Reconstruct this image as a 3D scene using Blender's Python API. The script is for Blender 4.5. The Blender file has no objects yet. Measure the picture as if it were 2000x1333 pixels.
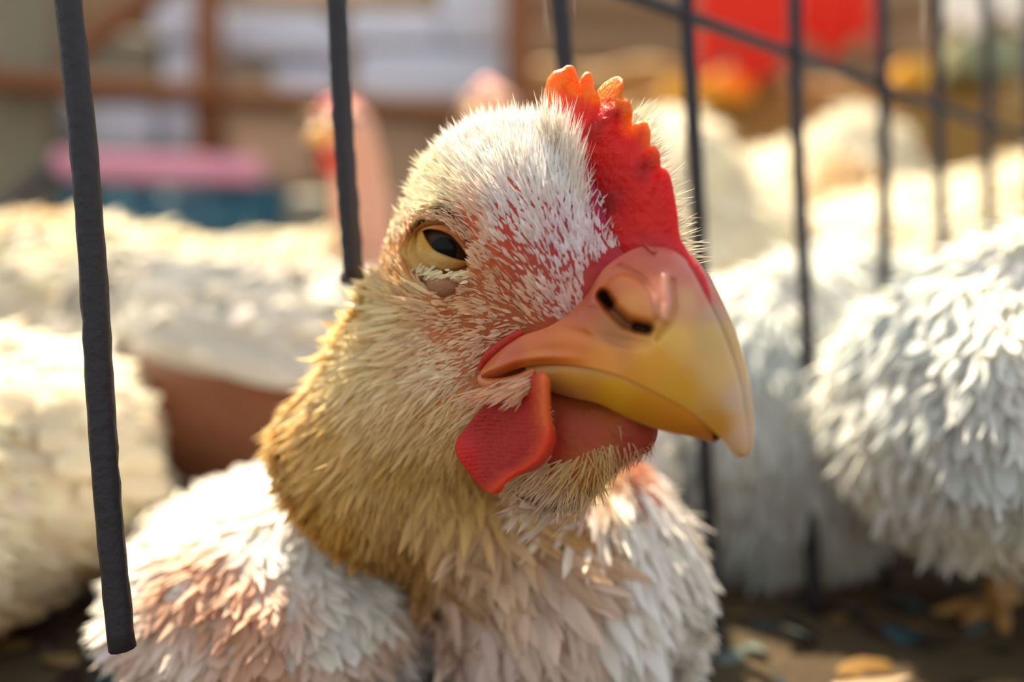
import bpy, math, random
import numpy as np
from mathutils import Vector

rng = np.random.default_rng(7)
random.seed(7)
C = bpy.context.scene.collection
scene = bpy.context.scene

# ------------------------------------------------------------------ camera, world, sun, exposure
CAMZ = 80.0                 # lens height above the cage floor, in mm (authoring unit)
FPX = 1556.0                # focal length in pixels of the 2000 x 1333 frame
cam = bpy.data.cameras.new('camera')
co = bpy.data.objects.new('camera', cam)
C.objects.link(co)
co.location = (0, 0, CAMZ / 1000)
co.rotation_euler = (math.pi / 2, 0, 0)
cam.sensor_width = 36
cam.lens = FPX * 36 / 2000
cam.clip_start = 0.01
cam.clip_end = 60
cam.dof.use_dof = True
cam.dof.focus_distance = 0.1235
cam.dof.aperture_fstop = cam.lens / 5.6
scene.camera = co

w = bpy.data.worlds.new('world')
scene.world = w
w.use_nodes = True
nt = w.node_tree
bg = nt.nodes['Background']
tc = nt.nodes.new('ShaderNodeTexCoord')
sx = nt.nodes.new('ShaderNodeSeparateXYZ')
cr = nt.nodes.new('ShaderNodeValToRGB')
nt.links.new(tc.outputs['Generated'], sx.inputs[0])
nt.links.new(sx.outputs['Z'], cr.inputs[0])
nt.links.new(cr.outputs[0], bg.inputs[0])
cr.color_ramp.elements[0].position = 0.0
cr.color_ramp.elements[0].color = (0.95, 0.90, 0.80, 1)
cr.color_ramp.elements[1].position = 0.75
cr.color_ramp.elements[1].color = (0.74, 0.86, 1.0, 1)
bg.inputs[1].default_value = 1.08

sl = bpy.data.lights.new('sun', 'SUN')
so = bpy.data.objects.new('sun', sl)
C.objects.link(so)
so.location = (-1, 2, 3)
so.rotation_euler = Vector((0.22, -0.43, -0.88)).to_track_quat('-Z', 'Y').to_euler()
sl.energy = 14.0
sl.angle = math.radians(2.0)
sl.color = (1.0, 0.85, 0.62)

vs = scene.view_settings
vs.view_transform = 'Standard'
vs.look = 'None'
vs.gamma = 1
vs.exposure = 0.05
vs.use_curve_mapping = False
scene.cycles.max_bounces = 8
scene.cycles.transparent_max_bounces = 8

# ------------------------------------------------------------------ helpers
def lin(c):
    c = np.asarray(c, float) / 255.0
    return np.where(c <= 0.04045, c / 12.92, ((c + 0.055) / 1.055) ** 2.4)

def V(px, py, d):
    """the point d mm in front of the lens that the picture shows at (px, py), in lens millimetres (x right, y away, z up)"""
    return np.array([(px - 1000) / FPX * d, d, -(py - 666.5) / FPX * d])

ALPHA = math.radians(48)
RN = np.array([-math.cos(ALPHA), -math.sin(ALPHA), 0.0])    # the bird's right-hand side
TIP = V(1455, 880, 108)
K0 = -float(RN @ TIP)
BETA = math.radians(15)
FN = np.array([math.sin(ALPHA) * math.cos(BETA), -math.cos(ALPHA) * math.cos(BETA), -math.sin(BETA)])
UN = np.array([math.sin(ALPHA) * math.sin(BETA), -math.cos(ALPHA) * math.sin(BETA), math.cos(BETA)])

def PR(px, py, r):
    """a point of the head lying r mm to the bird's right of its middle plane"""
    px = np.asarray(px, float); py = np.asarray(py, float); r = np.asarray(r, float)
    a = (px - 1000) / FPX
    t = (K0 - r) / (-RN[1] - RN[0] * a)
    return np.stack([a * t, t, -(py - 666.5) / FPX * t], -1)

def rof(p):
    return p @ RN + K0

def mirror(p):
    return p - 2 * rof(p)[..., None] * RN

def near_px(p):
    """pixel coordinates of each point after folding the far half of the head onto the near one"""
    r = rof(p)
    q = np.where((r < 0)[..., None], p - 2 * r[..., None] * RN, p)
    return 1000 + FPX * q[..., 0] / q[..., 1], 666.5 - FPX * q[..., 2] / q[..., 1]

def pxof(p):
    return 1000 + FPX * p[..., 0] / p[..., 1], 666.5 - FPX * p[..., 2] / p[..., 1]

def sstep(a, b, x):
    t = np.clip((x - a) / (b - a), 0, 1)
    return t * t * (3 - 2 * t)

def vnoise(p, f, seed=0):
    """cheap smooth 3D noise in -1..1"""
    x, y, z = p[..., 0] * f, p[..., 1] * f, p[..., 2] * f
    s = seed * 1.7
    n = (np.sin(1.0 * x + 1.3 * np.sin(1.1 * y + s) + s) + np.sin(1.2 * y + 1.7 * np.sin(0.9 * z + s) + 2.1)
         + np.sin(1.1 * z + 1.5 * np.sin(1.2 * x + 1.0) + 3.3 * s))
    n2 = (np.sin(2.3 * x + 2.0 * np.sin(1.9 * z + 1.0) + s) + np.sin(2.5 * y + 1.9 * np.sin(2.2 * x) + 1.1)
          + np.sin(2.1 * z + 2.2 * np.sin(2.4 * y) + s))
    return (n + 0.5 * n2) / 4.5

def smin(a, b, k):
    h = np.maximum(k - np.abs(a - b), 0) / k
    return np.minimum(a, b) - h * h * k * 0.25

def ell(P, c, rad, ax=None):
    q = [P[i] - c[i] for i in range(3)]
    if ax is not None:
        q = [q[0] * ax[j][0] + q[1] * ax[j][1] + q[2] * ax[j][2] for j in range(3)]
    k0 = np.sqrt((q[0] / rad[0]) ** 2 + (q[1] / rad[1]) ** 2 + (q[2] / rad[2]) ** 2)
    k1 = np.sqrt((q[0] / rad[0] ** 2) ** 2 + (q[1] / rad[1] ** 2) ** 2 + (q[2] / rad[2] ** 2) ** 2) + 1e-9
    return k0 * (k0 - 1) / k1

def cone(P, a, b, ra, rb):
    a = np.asarray(a, float); b = np.asarray(b, float)
    d = b - a
    L2 = float(d @ d)
    t = np.clip(((P[0] - a[0]) * d[0] + (P[1] - a[1]) * d[1] + (P[2] - a[2]) * d[2]) / L2, 0, 1)
    return np.sqrt((P[0] - a[0] - t * d[0]) ** 2 + (P[1] - a[1] - t * d[1]) ** 2 + (P[2] - a[2] - t * d[2]) ** 2) - (ra + (rb - ra) * t)

def nets(xs, ys, zs, D):
    """surface nets on a rectilinear grid -> vertices, quads"""
    S = D < 0
    nx, ny, nz = D.shape
    cnt = np.zeros((nx - 1, ny - 1, nz - 1), np.int8)
    for i in (0, 1):
        for j in (0, 1):
            for k in (0, 1):
                cnt += S[i:nx - 1 + i, j:ny - 1 + j, k:nz - 1 + k]
    act = (cnt > 0) & (cnt < 8)
    I = np.argwhere(act)
    idx = -np.ones(act.shape, np.int64)
    idx[act] = np.arange(len(I))
    acc = np.zeros((len(I), 3)); num = np.zeros(len(I))
    ax = (xs, ys, zs)
    for axis in range(3):
        o1, o2 = [a for a in range(3) if a != axis]
        for u in (0, 1):
            for v in (0, 1):
                A = I.copy(); A[:, o1] += u; A[:, o2] += v
                B = A.copy(); B[:, axis] += 1
                da = D[A[:, 0], A[:, 1], A[:, 2]]; db = D[B[:, 0], B[:, 1], B[:, 2]]
                m = (da < 0) != (db < 0)
                t = np.where(m, da / np.where(m, da - db, 1), 0)
                pos = np.zeros((len(I), 3))
                for q in range(3):
                    pa = ax[q][A[:, q]]; pb = ax[q][B[:, q]]
                    pos[:, q] = pa + (pb - pa) * t
                acc += pos * m[:, None]; num += m
    verts = acc / num[:, None]
    faces = []
    for axis in range(3):
        o1, o2 = [(1, 2), (2, 0), (0, 1)][axis]
        sl0 = [slice(None)] * 3; sl1 = [slice(None)] * 3
        sl0[axis] = slice(0, -1); sl1[axis] = slice(1, None)
        ch = S[tuple(sl0)] != S[tuple(sl1)]
        E = np.argwhere(ch)
        E = E[(E[:, o1] > 0) & (E[:, o2] > 0) & (E[:, o1] < D.shape[o1] - 1) & (E[:, o2] < D.shape[o2] - 1)]
        inside = S[E[:, 0], E[:, 1], E[:, 2]]
        def g(a, b):
            q = E.copy(); q[:, o1] -= a; q[:, o2] -= b
            return idx[q[:, 0], q[:, 1], q[:, 2]]
        quad = np.stack([g(0, 0), g(1, 0), g(1, 1), g(0, 1)], 1)
        quad[~inside] = quad[~inside][:, ::-1]
        faces.append(quad)
    return verts, np.concatenate(faces)

def to_mesh(name, verts, faces, cols=None, smooth=True):
    me = bpy.data.meshes.new(name)
    verts = np.asarray(verts, np.float32)
    me.vertices.add(len(verts))
    me.vertices.foreach_set('co', verts.ravel())
    if isinstance(faces, np.ndarray):
        n = faces.shape[1]
        me.loops.add(faces.size)
        me.loops.foreach_set('vertex_index', faces.astype(np.int32).ravel())
        me.polygons.add(len(faces))
        me.polygons.foreach_set('loop_start', np.arange(0, faces.size, n, dtype=np.int32))
    else:
        flat = [i for f in faces for i in f]
        st = np.cumsum([0] + [len(f) for f in faces[:-1]]).astype(np.int32)
        me.loops.add(len(flat)); me.loops.foreach_set('vertex_index', np.array(flat, np.int32))
        me.polygons.add(len(faces)); me.polygons.foreach_set('loop_start', st)
    me.update(calc_edges=True)
    me.validate()
    if smooth:
        me.polygons.foreach_set('use_smooth', np.ones(len(me.polygons), bool))
    if cols is not None:
        a = me.attributes.new('Col', 'FLOAT_COLOR', 'POINT')
        c = np.ones((len(verts), 4), np.float32); c[:, :3] = cols
        a.data.foreach_set('color', c.ravel())
    return me

def W(p):
    """lens millimetres -> world metres"""
    p = np.asarray(p, float).copy()
    p[..., 2] += CAMZ
    return p / 1000.0

def empty(name, loc_mm, label, cat, group=None):
    o = bpy.data.objects.new(name, None)
    C.objects.link(o)
    o.location = W(loc_mm)
    o.empty_display_size = 0.01
    o['label'] = label; o['category'] = cat
    if group: o['group'] = group
    return o

def link(name, verts_mm, faces, mat, parent=None, cols=None, smooth=True, label=None, kind=None, cat=None, group=None):
    """vertices in lens millimetres; linked as one mesh object, parented if asked"""
    v = W(verts_mm)
    top = parent
    while top is not None and top.parent is not None:
        top = top.parent
    org = np.array(top.location) if top is not None else v.mean(0)
    if top is None:
        org = np.array([org[0], org[1], v[:, 2].min()])
    me = to_mesh(name, v - org, faces, cols, smooth)
    me.materials.append(mat)
    o = bpy.data.objects.new(name, me)
    C.objects.link(o)
    if parent is not None: o.parent = parent
    else: o.location = org
    if label: o['label'] = label
    if kind: o['kind'] = kind
    if cat: o['category'] = cat
    if group: o['group'] = group
    return o

def material(name, color=None, rough=0.6, attr=False, sss=0.0, sssr=(1, .3, .15), scale=0.002, transl=0.0, spec=0.5,
             bump=None, noise=None, coat=0.0, metal=0.0):
    m = bpy.data.materials.new(name)
    m.use_nodes = True
    n = m.node_tree; L = n.links
    b = n.nodes['Principled BSDF']
    b.inputs['Roughness'].default_value = rough
    b.inputs['Specular IOR Level'].default_value = spec
    b.inputs['Coat Weight'].default_value = coat
    b.inputs['Metallic'].default_value = metal
    src = None
    if attr:
        a = n.nodes.new('ShaderNodeAttribute'); a.attribute_name = 'Col'
        src = a.outputs['Color']
    else:
        b.inputs['Base Color'].default_value = (*color, 1)
    if noise:
        t = n.nodes.new('ShaderNodeTexCoord')
        mp = n.nodes.new('ShaderNodeMapping')
        mp.inputs['Scale'].default_value = noise.get('stretch', (1, 1, 1))
        nz = n.nodes.new('ShaderNodeTexNoise')
        nz.inputs['Scale'].default_value = noise['scale']
        nz.inputs['Detail'].default_value = noise.get('detail', 5)
        L.new(t.outputs['Object'], mp.inputs[0]); L.new(mp.outputs[0], nz.inputs['Vector'])
        r = n.nodes.new('ShaderNodeValToRGB')
        r.color_ramp.elements[0].position = noise.get('lo', 0.35)
        r.color_ramp.elements[1].position = noise.get('hi', 0.65)
        if src is None:
            r.color_ramp.elements[0].color = (*noise['c0'], 1)
            r.color_ramp.elements[1].color = (*noise['c1'], 1)
            src = r.outputs[0]
        else:
            mx = n.nodes.new('ShaderNodeMix'); mx.data_type = 'RGBA'; mx.blend_type = 'MULTIPLY'
            mx.inputs[0].default_value = noise.get('amt', 0.5)
            r.color_ramp.elements[0].color = (*noise['c0'], 1)
            r.color_ramp.elements[1].color = (*noise['c1'], 1)
            L.new(src, mx.inputs[6]); L.new(r.outputs[0], mx.inputs[7])
            src = mx.outputs[2]
    if src is not None:
        L.new(src, b.inputs['Base Color'])
    if sss:
        b.inputs['Subsurface Weight'].default_value = sss
        b.inputs['Subsurface Radius'].default_value = sssr
        b.inputs['Subsurface Scale'].default_value = scale
    if bump:
        t = n.nodes.new('ShaderNodeTexCoord')
        nz = n.nodes.new('ShaderNodeTexNoise')
        nz.inputs['Scale'].default_value = bump[0]; nz.inputs['Detail'].default_value = 6
        L.new(t.outputs['Object'], nz.inputs['Vector'])
        bp = n.nodes.new('ShaderNodeBump')
        bp.inputs['Strength'].default_value = bump[1]; bp.inputs['Distance'].default_value = bump[2]
        L.new(nz.outputs[0], bp.inputs['Height']); L.new(bp.outputs[0], b.inputs['Normal'])
    if transl:
        out = n.nodes['Material Output']
        tr = n.nodes.new('ShaderNodeBsdfTranslucent')
        if src is not None: L.new(src, tr.inputs[0])
        else: tr.inputs[0].default_value = (*color, 1)
        mx = n.nodes.new('ShaderNodeMixShader'); mx.inputs[0].default_value = transl
        L.new(b.outputs[0], mx.inputs[1]); L.new(tr.outputs[0], mx.inputs[2]); L.new(mx.outputs[0], out.inputs[0])
    return m

M = {}
M['skin'] = material('bird_skin', rough=0.72, spec=0.25, attr=True, sss=0.35, sssr=(1, .35, .2), scale=0.0012, bump=(900, 0.7, 0.0006))
M['feather'] = material('feather', rough=0.55, attr=True, transl=0.35, spec=0.3)
M['comb'] = material('comb_flesh', rough=0.45, spec=0.3, attr=True, sss=0.8, sssr=(1, .16, .06), scale=0.0035, bump=(1300, 0.8, 0.0005),
                     noise=dict(scale=300, c0=(0.5, 0.25, 0.3), c1=(1, 1, 1), amt=0.8))
M['beak'] = material('beak_horn', rough=0.36, attr=True, sss=0.35, sssr=(1, .5, .15), scale=0.0015, coat=0.12, bump=(700, 0.18, 0.0002),
                     noise=dict(scale=160, c0=(0.84, 0.78, 0.66), c1=(1, 1, 1), amt=0.6))
M['iris'] = material('iris', color=lin((62, 38, 26)), rough=0.5, spec=0.1, noise=dict(scale=900, c0=lin((40, 24, 20)), c1=lin((96, 62, 44))))
M['pupil'] = material('pupil', color=(0.004, 0.004, 0.008), rough=0.3, spec=0.05)
M['wire'] = material('cage_wire', color=lin((34, 36, 46)), rough=0.62, metal=0.2, bump=(500, 0.7, 0.0006),
                     noise=dict(scale=260, c0=lin((22, 24, 34)), c1=lin((64, 60, 64)), lo=0.4, hi=0.75))
cg = bpy.data.materials.new('cornea'); cg.use_nodes = True
gb = cg.node_tree.nodes['Principled BSDF']
gb.inputs['Transmission Weight'].default_value = 1; gb.inputs['Roughness'].default_value = 0.02
gb.inputs['IOR'].default_value = 1.2; gb.inputs['Base Color'].default_value = (1, 1, 1, 1)
M['cornea'] = cg

def catmull(K, n):
    """rows of keys interpolated to n samples with a smooth spline"""
    K = np.asarray(K, float); m = len(K)
    t = np.linspace(0, m - 1, n); i = np.clip(t.astype(int), 0, m - 2); f = (t - i)[:, None]
    p0 = K[np.maximum(i - 1, 0)]; p1 = K[i]; p2 = K[i + 1]; p3 = K[np.minimum(i + 2, m - 1)]
    return 0.5 * ((2 * p1) + (p2 - p0) * f + (2 * p0 - 5 * p1 + 4 * p2 - p3) * f ** 2 + (3 * p1 - p0 - 3 * p2 + p3) * f ** 3)

def grid_faces(n, m, close=False):
    i, j = np.meshgrid(np.arange(n - 1), np.arange(m if close else m - 1), indexing='ij')
    a = i * m + j; b = i * m + (j + 1) % m
    return np.stack([a, b, b + m, a + m], -1).reshape(-1, 4)

def tube(path, rad, sides=10, squash=None):
    path = np.asarray(path, float); n = len(path)
    T = np.gradient(path, axis=0); T /= np.linalg.norm(T, axis=1)[:, None]
    ref = np.array([0.31, 0.2, 0.93]) if abs(T[0] @ [0, 0, 1]) < 0.8 else np.array([1.0, 0.1, 0.0])
    A = np.cross(T, ref); A /= np.linalg.norm(A, axis=1)[:, None]
    B = np.cross(T, A)
    rad = np.broadcast_to(np.asarray(rad, float), (n,))
    th = np.linspace(0, 2 * math.pi, sides, endpoint=False)
    v = path[:, None] + rad[:, None, None] * (np.cos(th)[None, :, None] * A[:, None] + np.sin(th)[None, :, None] * B[:, None])
    f = [tuple(q) for q in grid_faces(n, sides, True)]
    f.append(tuple(range(sides))[::-1]); f.append(tuple((n - 1) * sides + i for i in range(sides)))
    return v.reshape(-1, 3), f

def poly_sd(poly, X, Y):
    poly = np.asarray(poly, float)
    d = np.full(X.shape, 1e9); s = np.ones(X.shape)
    n = len(poly)
    for i in range(n):
        a = poly[i]; b = poly[(i + 1) % n]
        ex, ey = b[0] - a[0], b[1] - a[1]
        wx, wy = X - a[0], Y - a[1]
        t = np.clip((wx * ex + wy * ey) / (ex * ex + ey * ey + 1e-12), 0, 1)
        d = np.minimum(d, (wx - ex * t) ** 2 + (wy - ey * t) ** 2)
        c1 = Y >= a[1]; c2 = Y < b[1]; c3 = ex * wy > ey * wx
        flip = (c1 & c2 & c3) | (~c1 & ~c2 & ~c3)
        s = np.where(flip, -s, s)
    return s * np.sqrt(d)

def blades(P, T, N, L, Wd, col0, col1, seg=3, curl=0.0, prof='hair', cup=0.0):
    """feather blades: roots P, directions T, surface normals N -> verts, tris/quads, colours. One shape with n blades."""
    n = len(P)
    T = T / np.linalg.norm(T, axis=1)[:, None]
    S = np.cross(T, N); S /= (np.linalg.norm(S, axis=1)[:, None] + 1e-9)
    Nn = np.cross(S, T)
    s = np.linspace(0, 1, seg + 1)
    if prof == 'hair': wv = 1 - s ** 1.5
    elif prof == 'leaf': wv = np.sin(math.pi * (0.12 + 0.88 * s ** 0.8)) ** 0.8
    else: wv = np.sqrt(np.clip(1 - (1.9 * s - 0.9) ** 2, 0, 1)) * 0.8 + 0.2 * (1 - s)     # round-ended
    wv = np.maximum(wv, 0.04)
    curl = np.broadcast_to(curl, (n,))
    out = np.zeros((n, seg + 1, 2 if not cup else 3, 3)); col = np.zeros((n, seg + 1, 2 if not cup else 3, 3))
    for k in range(seg + 1):
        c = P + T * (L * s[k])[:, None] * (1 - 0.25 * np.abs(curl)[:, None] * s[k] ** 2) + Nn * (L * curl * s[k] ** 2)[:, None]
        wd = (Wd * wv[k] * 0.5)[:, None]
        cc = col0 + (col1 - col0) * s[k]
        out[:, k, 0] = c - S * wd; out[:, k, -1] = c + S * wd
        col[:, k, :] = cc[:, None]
        if cup: out[:, k, 1] = c + Nn * wd * cup; 
    m = out.shape[2]
    base = (np.arange(n) * (seg + 1) * m)[:, None, None]
    k, j = np.meshgrid(np.arange(seg), np.arange(m - 1), indexing='ij')
    q = np.stack([k * m + j, k * m + j + 1, (k + 1) * m + j + 1, (k + 1) * m + j], -1).reshape(-1, 4)
    F = (q[None] + base).reshape(-1, 4)
    return out.reshape(-1, 3), F, col.reshape(-1, 3)

def tri_sample(verts, quads, n, wfun=None):
    """random points on a quad surface -> points, normals"""
    a, b, c, d = (verts[quads[:, i]] for i in range(4))
    cr_ = np.cross(c - a, d - b); ar = np.linalg.norm(cr_, axis=1) / 2
    cen = (a + b + c + d) / 4
    nn = cr_ / (2 * ar[:, None] + 1e-12)
    wt = ar * (wfun(cen, nn) if wfun is not None else 1)
    i = rng.choice(len(quads), n, p=wt / wt.sum())
    u, v = rng.random(n)[:, None], rng.random(n)[:, None]
    p = (a[i] * (1 - u) + b[i] * u) * (1 - v) + (d[i] * (1 - u) + c[i] * u) * v
    return p, i

def vert_normals(verts, quads):
    a, b, c, d = (verts[quads[:, i]] for i in range(4))
    fn = np.cross(c - a, d - b)
    N = np.zeros_like(verts)
    for i in range(4):
        np.add.at(N, quads[:, i], fn)
    return N / (np.linalg.norm(N, axis=1)[:, None] + 1e-12)

def idw(keys, X, Y, power=3.0):
    """smooth interpolation of values given at picture points: keys rows x, y, v..."""
    keys = np.asarray(keys, float)
    out = np.zeros(X.shape + (keys.shape[1] - 2,)); tot = np.zeros(X.shape)
    for k in keys:
        ww = 1.0 / (((X - k[0]) ** 2 + (Y - k[1]) ** 2) / 1e3 + 0.2) ** (power / 2)
        out += ww[..., None] * k[2:]; tot += ww
    return out / tot[..., None]
# ------------------------------------------------------------------ the hen that looks into the lens
def axis(segs):
    out = [segs[0][0]]
    for a, b, st in segs:
        n = max(1, int(round((b - a) / st)))
        out += list(np.linspace(a, b, n + 1)[1:])
    return np.array(out)

EC = PR(872, 486, 9.6)
EYEOUT = RN * 0.55 - EC / np.linalg.norm(EC); EYEOUT = EYEOUT / np.linalg.norm(EYEOUT)
def hero_field(P):
    f = None
    def add(d, k=6.0):
        nonlocal f
        f = d if f is None else smin(f, d, k)
    def both(fn, px, py, r, *a, k=6.0, **kw):
        p = PR(px, py, r)
        add(fn(P, p, *a, **kw), k); add(fn(P, mirror(p), *a, **kw), k)
    ax = (FN, UN, RN)
    add(ell(P, PR(1010, 465, 0), (20.5, 17, 15.5), ax))                 # brain case
    add(ell(P, PR(1118, 532, 0), (11, 12, 8.3), ax), 4)              # forehead
    add(ell(P, PR(1205, 590, 0), (11, 10, 3.4), ax), 4)             # root of the beak
    both(ell, 900, 474, 8.0, (10, 9, 6.6), ax, k=4)                    # brow and eye swelling
    both(ell, 920, 640, 5.0, (14, 13, 8), ax, k=7)                    # cheek
    both(ell, 1045, 615, 4.6, (11, 9.5, 5.6), ax, k=5)                 # lore
    add(cone(P, PR(1225, 838, 0), PR(1090, 850, 0), 4.6, 9.0), 4)     # chin
    add(cone(P, PR(1090, 850, 0), PR(960, 800, 0), 9.0, 11.0), 6)       # throat
    # neck and ruff
    add(cone(P, V(905, 575, 144), V(835, 770, 153), 15, 16.5), 8)
    add(cone(P, V(845, 770, 153), V(810, 910, 159), 16, 16.5), 8)
    add(ell(P, V(690, 870, 158), (12, 13, 14)), 8)
    add(cone(P, V(810, 910, 159), V(1010, 1090, 164), 16, 16), 8)
    # breast and trunk
    add(ell(P, np.array([13, 172, -50.]), (26, 22, 29)), 10)
    add(ell(P, np.array([3, 244, -40.]), (42, 62, 41)), 14)
    add(cone(P, np.array([0, 280, -25.]), np.array([-10, 330, -5.]), 22, 8), 14)
    for c in (EC, mirror(EC)):                                        # eye sockets
        o = EYEOUT if c is EC else EYEOUT - 2 * (EYEOUT @ RN) * RN
        f = -smin(-f, cone(P, c, c + o * 14, 6.0, 7.4), 1.2)
    return f

gx = axis([(-55, -25, 1.4), (-25, 30, 0.6), (30, 58, 1.8)])
gy = axis([(98, 148, 0.6), (148, 190, 1.4), (190, 345, 3.0)])
gz = axis([(-80.6, -30, 1.4), (-30, 38, 0.6), (38, 42, 1.4)])
G = np.meshgrid(gx.astype(np.float32), gy.astype(np.float32), gz.astype(np.float32), indexing='ij')
D = hero_field(G)
PX = 1000 + FPX * G[0] / G[1]; PY = 666.5 - FPX * G[2] / G[1]
Pst = np.stack(G, -1)
D = D + 0.35 * vnoise(Pst, 0.35, 1).astype(np.float32)
D = np.maximum(D, -(G[2] + 79.6))                 # the breast rests on the floor
bv, bf = nets(gx, gy, gz, D.astype(np.float64))
del G, D, Pst, PX, PY
bn = vert_normals(bv, bf)
qx, qy = near_px(bv)

def fold_px(p):
    x, y = near_px(p); x2, y2 = pxof(p)
    m = p[..., 1] > 150
    return np.where(m, x2, x), np.where(m, y2, y)
def hero_skin_color(p):
    """the bare skin under the feathers: coral round the face, mauve by the comb, ochre at the eye, cream down the neck"""
    x, y = fold_px(p)
    K = [(1000, 430, 196, 88, 78), (940, 440, 206, 108, 78), (1150, 420, 176, 60, 92), (1180, 500, 190, 70, 84), (1250, 520, 214, 96, 80),
         (1080, 560, 186, 96, 84), (1120, 640, 176, 96, 62), (1140, 560, 190, 84, 80), (870, 480, 206, 142, 76), (820, 420, 196, 116, 74), (800, 520, 206, 150, 92),
         (900, 600, 186, 118, 78), (1000, 660, 178, 104, 72), (850, 680, 208, 140, 106), (950, 300, 226, 150, 130), (900, 850, 206, 164, 104),
         (760, 650, 222, 184, 130), (650, 850, 220, 180, 110), (1060, 860, 176, 52, 40), (1150, 850, 190, 104, 80), (1250, 870, 172, 84, 66),
         (1180, 920, 196, 142, 90), (800, 1000, 176, 138, 78), (1000, 1080, 198, 130, 128), (1150, 1200, 210, 150, 146), (1250, 600, 206, 140, 60),
         (1180, 780, 196, 130, 74)]
    K = [(a, b, *lin((r, g, c))) for a, b, r, g, c in K]
    col = idw(K, x, y, 3.5)
    far = sstep(165, 200, p[..., 1])[..., None]
    return col * (1 - far) + lin((222, 176, 150)) * far

hen = empty('hen', np.array([5., 190., -80.]),
            'big sharp white hen with red comb, yellow beak and one half shut dark eye', 'hen', 'white hens crowded around the cage front')
body = link('body', bv, bf, M['skin'], hen, np.clip(hero_skin_color(bv), 0, 1) ** 1.22)

def flap(name, poly, step, thick, rc, mat, colfn, parent, pad=14, rs=0.22, rspan=4.0, extra=None, **kw):
    """a fleshy flap: the outline drawn in the plane r = rc, fattened by thick(distance from the rim), mapped into place"""
    poly = np.asarray(poly, float)
    xs = np.arange(poly[:, 0].min() - pad, poly[:, 0].max() + pad, step)
    ys = np.arange(poly[:, 1].min() - pad, poly[:, 1].max() + pad, step)
    X, Y = np.meshgrid(xs, ys, indexing='ij')
    sd = poly_sd(poly, X, Y) * 0.078
    h = thick(-sd, X, Y)
    R0 = rc(X, Y)
    zs = np.arange(-rspan, rspan + rs, rs)
    a = np.maximum(sd + h, 0)[..., None]
    q = np.abs(zs)[None, None] - 0 * a
    Dd = np.where(sd[..., None] < -h[..., None], q - h[..., None], np.sqrt(a ** 2 + q ** 2) - h[..., None])
    v, f = nets(xs, ys, zs, Dd)
    ix = np.clip(((v[:, 0] - xs[0]) / step), 0, len(xs) - 1.001); iy = np.clip(((v[:, 1] - ys[0]) / step), 0, len(ys) - 1.001)
    i0, j0 = ix.astype(int), iy.astype(int); fx, fy = ix - i0, iy - j0
    bil = lambda A: (A[i0, j0] * (1 - fx) * (1 - fy) + A[i0 + 1, j0] * fx * (1 - fy) + A[i0, j0 + 1] * (1 - fx) * fy + A[i0 + 1, j0 + 1] * fx * fy)
    rr = bil(R0) + v[:, 2]
    s = bil(sd)
    if extra is not None: rr = rr + extra(v[:, 0], v[:, 1], v[:, 2], s)
    p = PR(v[:, 0], v[:, 1], rr)
    return p, f, v, s

# --- comb
comb_poly = [(1056, 235), (1057, 212), (1063, 179), (1069, 155), (1081, 139), (1097, 134), (1107, 127), (1118, 127), (1124, 135), (1129, 152),
    (1131, 165), (1134, 152), (1143, 140), (1152, 140), (1158, 150), (1160, 168), (1163, 181), (1170, 172), (1180, 161), (1197, 151), (1208, 148),
    (1217, 154), (1219, 170), (1213, 191), (1222, 189), (1231, 197), (1236, 218), (1234, 249), (1241, 240), (1254, 235), (1265, 240), (1271, 257),
    (1270, 285), (1281, 285), (1289, 298), (1291, 327), (1302, 331), (1310, 345), (1315, 368), (1320, 394), (1324, 423), (1326, 449), (1330, 468),
    (1345, 493), (1364, 518), (1379, 543), (1386, 566), (1391, 593), (1390, 612), (1372, 618), (1345, 606), (1318, 585), (1300, 575), (1230, 560), (1140, 500),
    (1085, 430), (1055, 340), (1050, 270)]
seams = [((1131, 165), (1150, 300)), ((1163, 181), (1150, 330)), ((1213, 191), (1185, 370)), ((1234, 249), (1205, 400)), ((1270, 285), (1235, 420)),
         ((1291, 327), (1255, 450)), ((1162, 181), (1120, 270))]
def seam_dist(X, Y):
    d = np.full(X.shape, 99.0)
    for a, b in seams:
        e = np.array(b, float) - a
        t = np.clip(((X - a[0]) * e[0] + (Y - a[1]) * e[1]) / (e @ e), 0, 1)
        dd = np.hypot(X - a[0] - t * e[0], Y - a[1] - t * e[1]) + 14 * t
        d = np.minimum(d, dd)
    return d
def comb_thick(dep, X, Y):
    base = sstep(250, 560, Y + 0.25 * (1330 - X))
    h = 0.75 + 1.1 * sstep(0, 5, dep) + 1.9 * base * sstep(0, 6, dep)
    p3 = np.stack([X * 0.08, Y * 0.08, X * 0], -1)
    h = h + 0.22 * vnoise(p3, 1.5, 2) * sstep(0.3, 2, dep) + 0.05 * vnoise(p3, 2.6, 5) * sstep(0.3, 2, dep)
    return h - 0.55 * np.exp(-(seam_dist(X, Y) / 7.0) ** 2) * sstep(0.2, 1.5, dep)
def comb_rc(X, Y):
    up = sstep(430, 160, Y)
    return up * (1.1 * np.sin((X - 1060) / 23.0) + 0.6 * np.sin((Y + X) / 31.0))
cp, cf, cv, cs = flap('comb', comb_poly, 2.6, comb_thick, comb_rc, None, None, hen, rspan=5.2, rs=0.24)
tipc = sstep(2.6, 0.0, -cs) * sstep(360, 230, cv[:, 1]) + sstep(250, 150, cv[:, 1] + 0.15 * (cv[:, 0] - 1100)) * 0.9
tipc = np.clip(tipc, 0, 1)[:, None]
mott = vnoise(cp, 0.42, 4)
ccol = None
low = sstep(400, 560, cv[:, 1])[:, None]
deep = np.clip(0.75 * np.exp(-(((cv[:, 0] - 1160) / 60) ** 2 + ((cv[:, 1] - 390) / 60) ** 2)) + 0.45 * sstep(0.1, 0.6, mott), 0, 1)[:, None]
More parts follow.
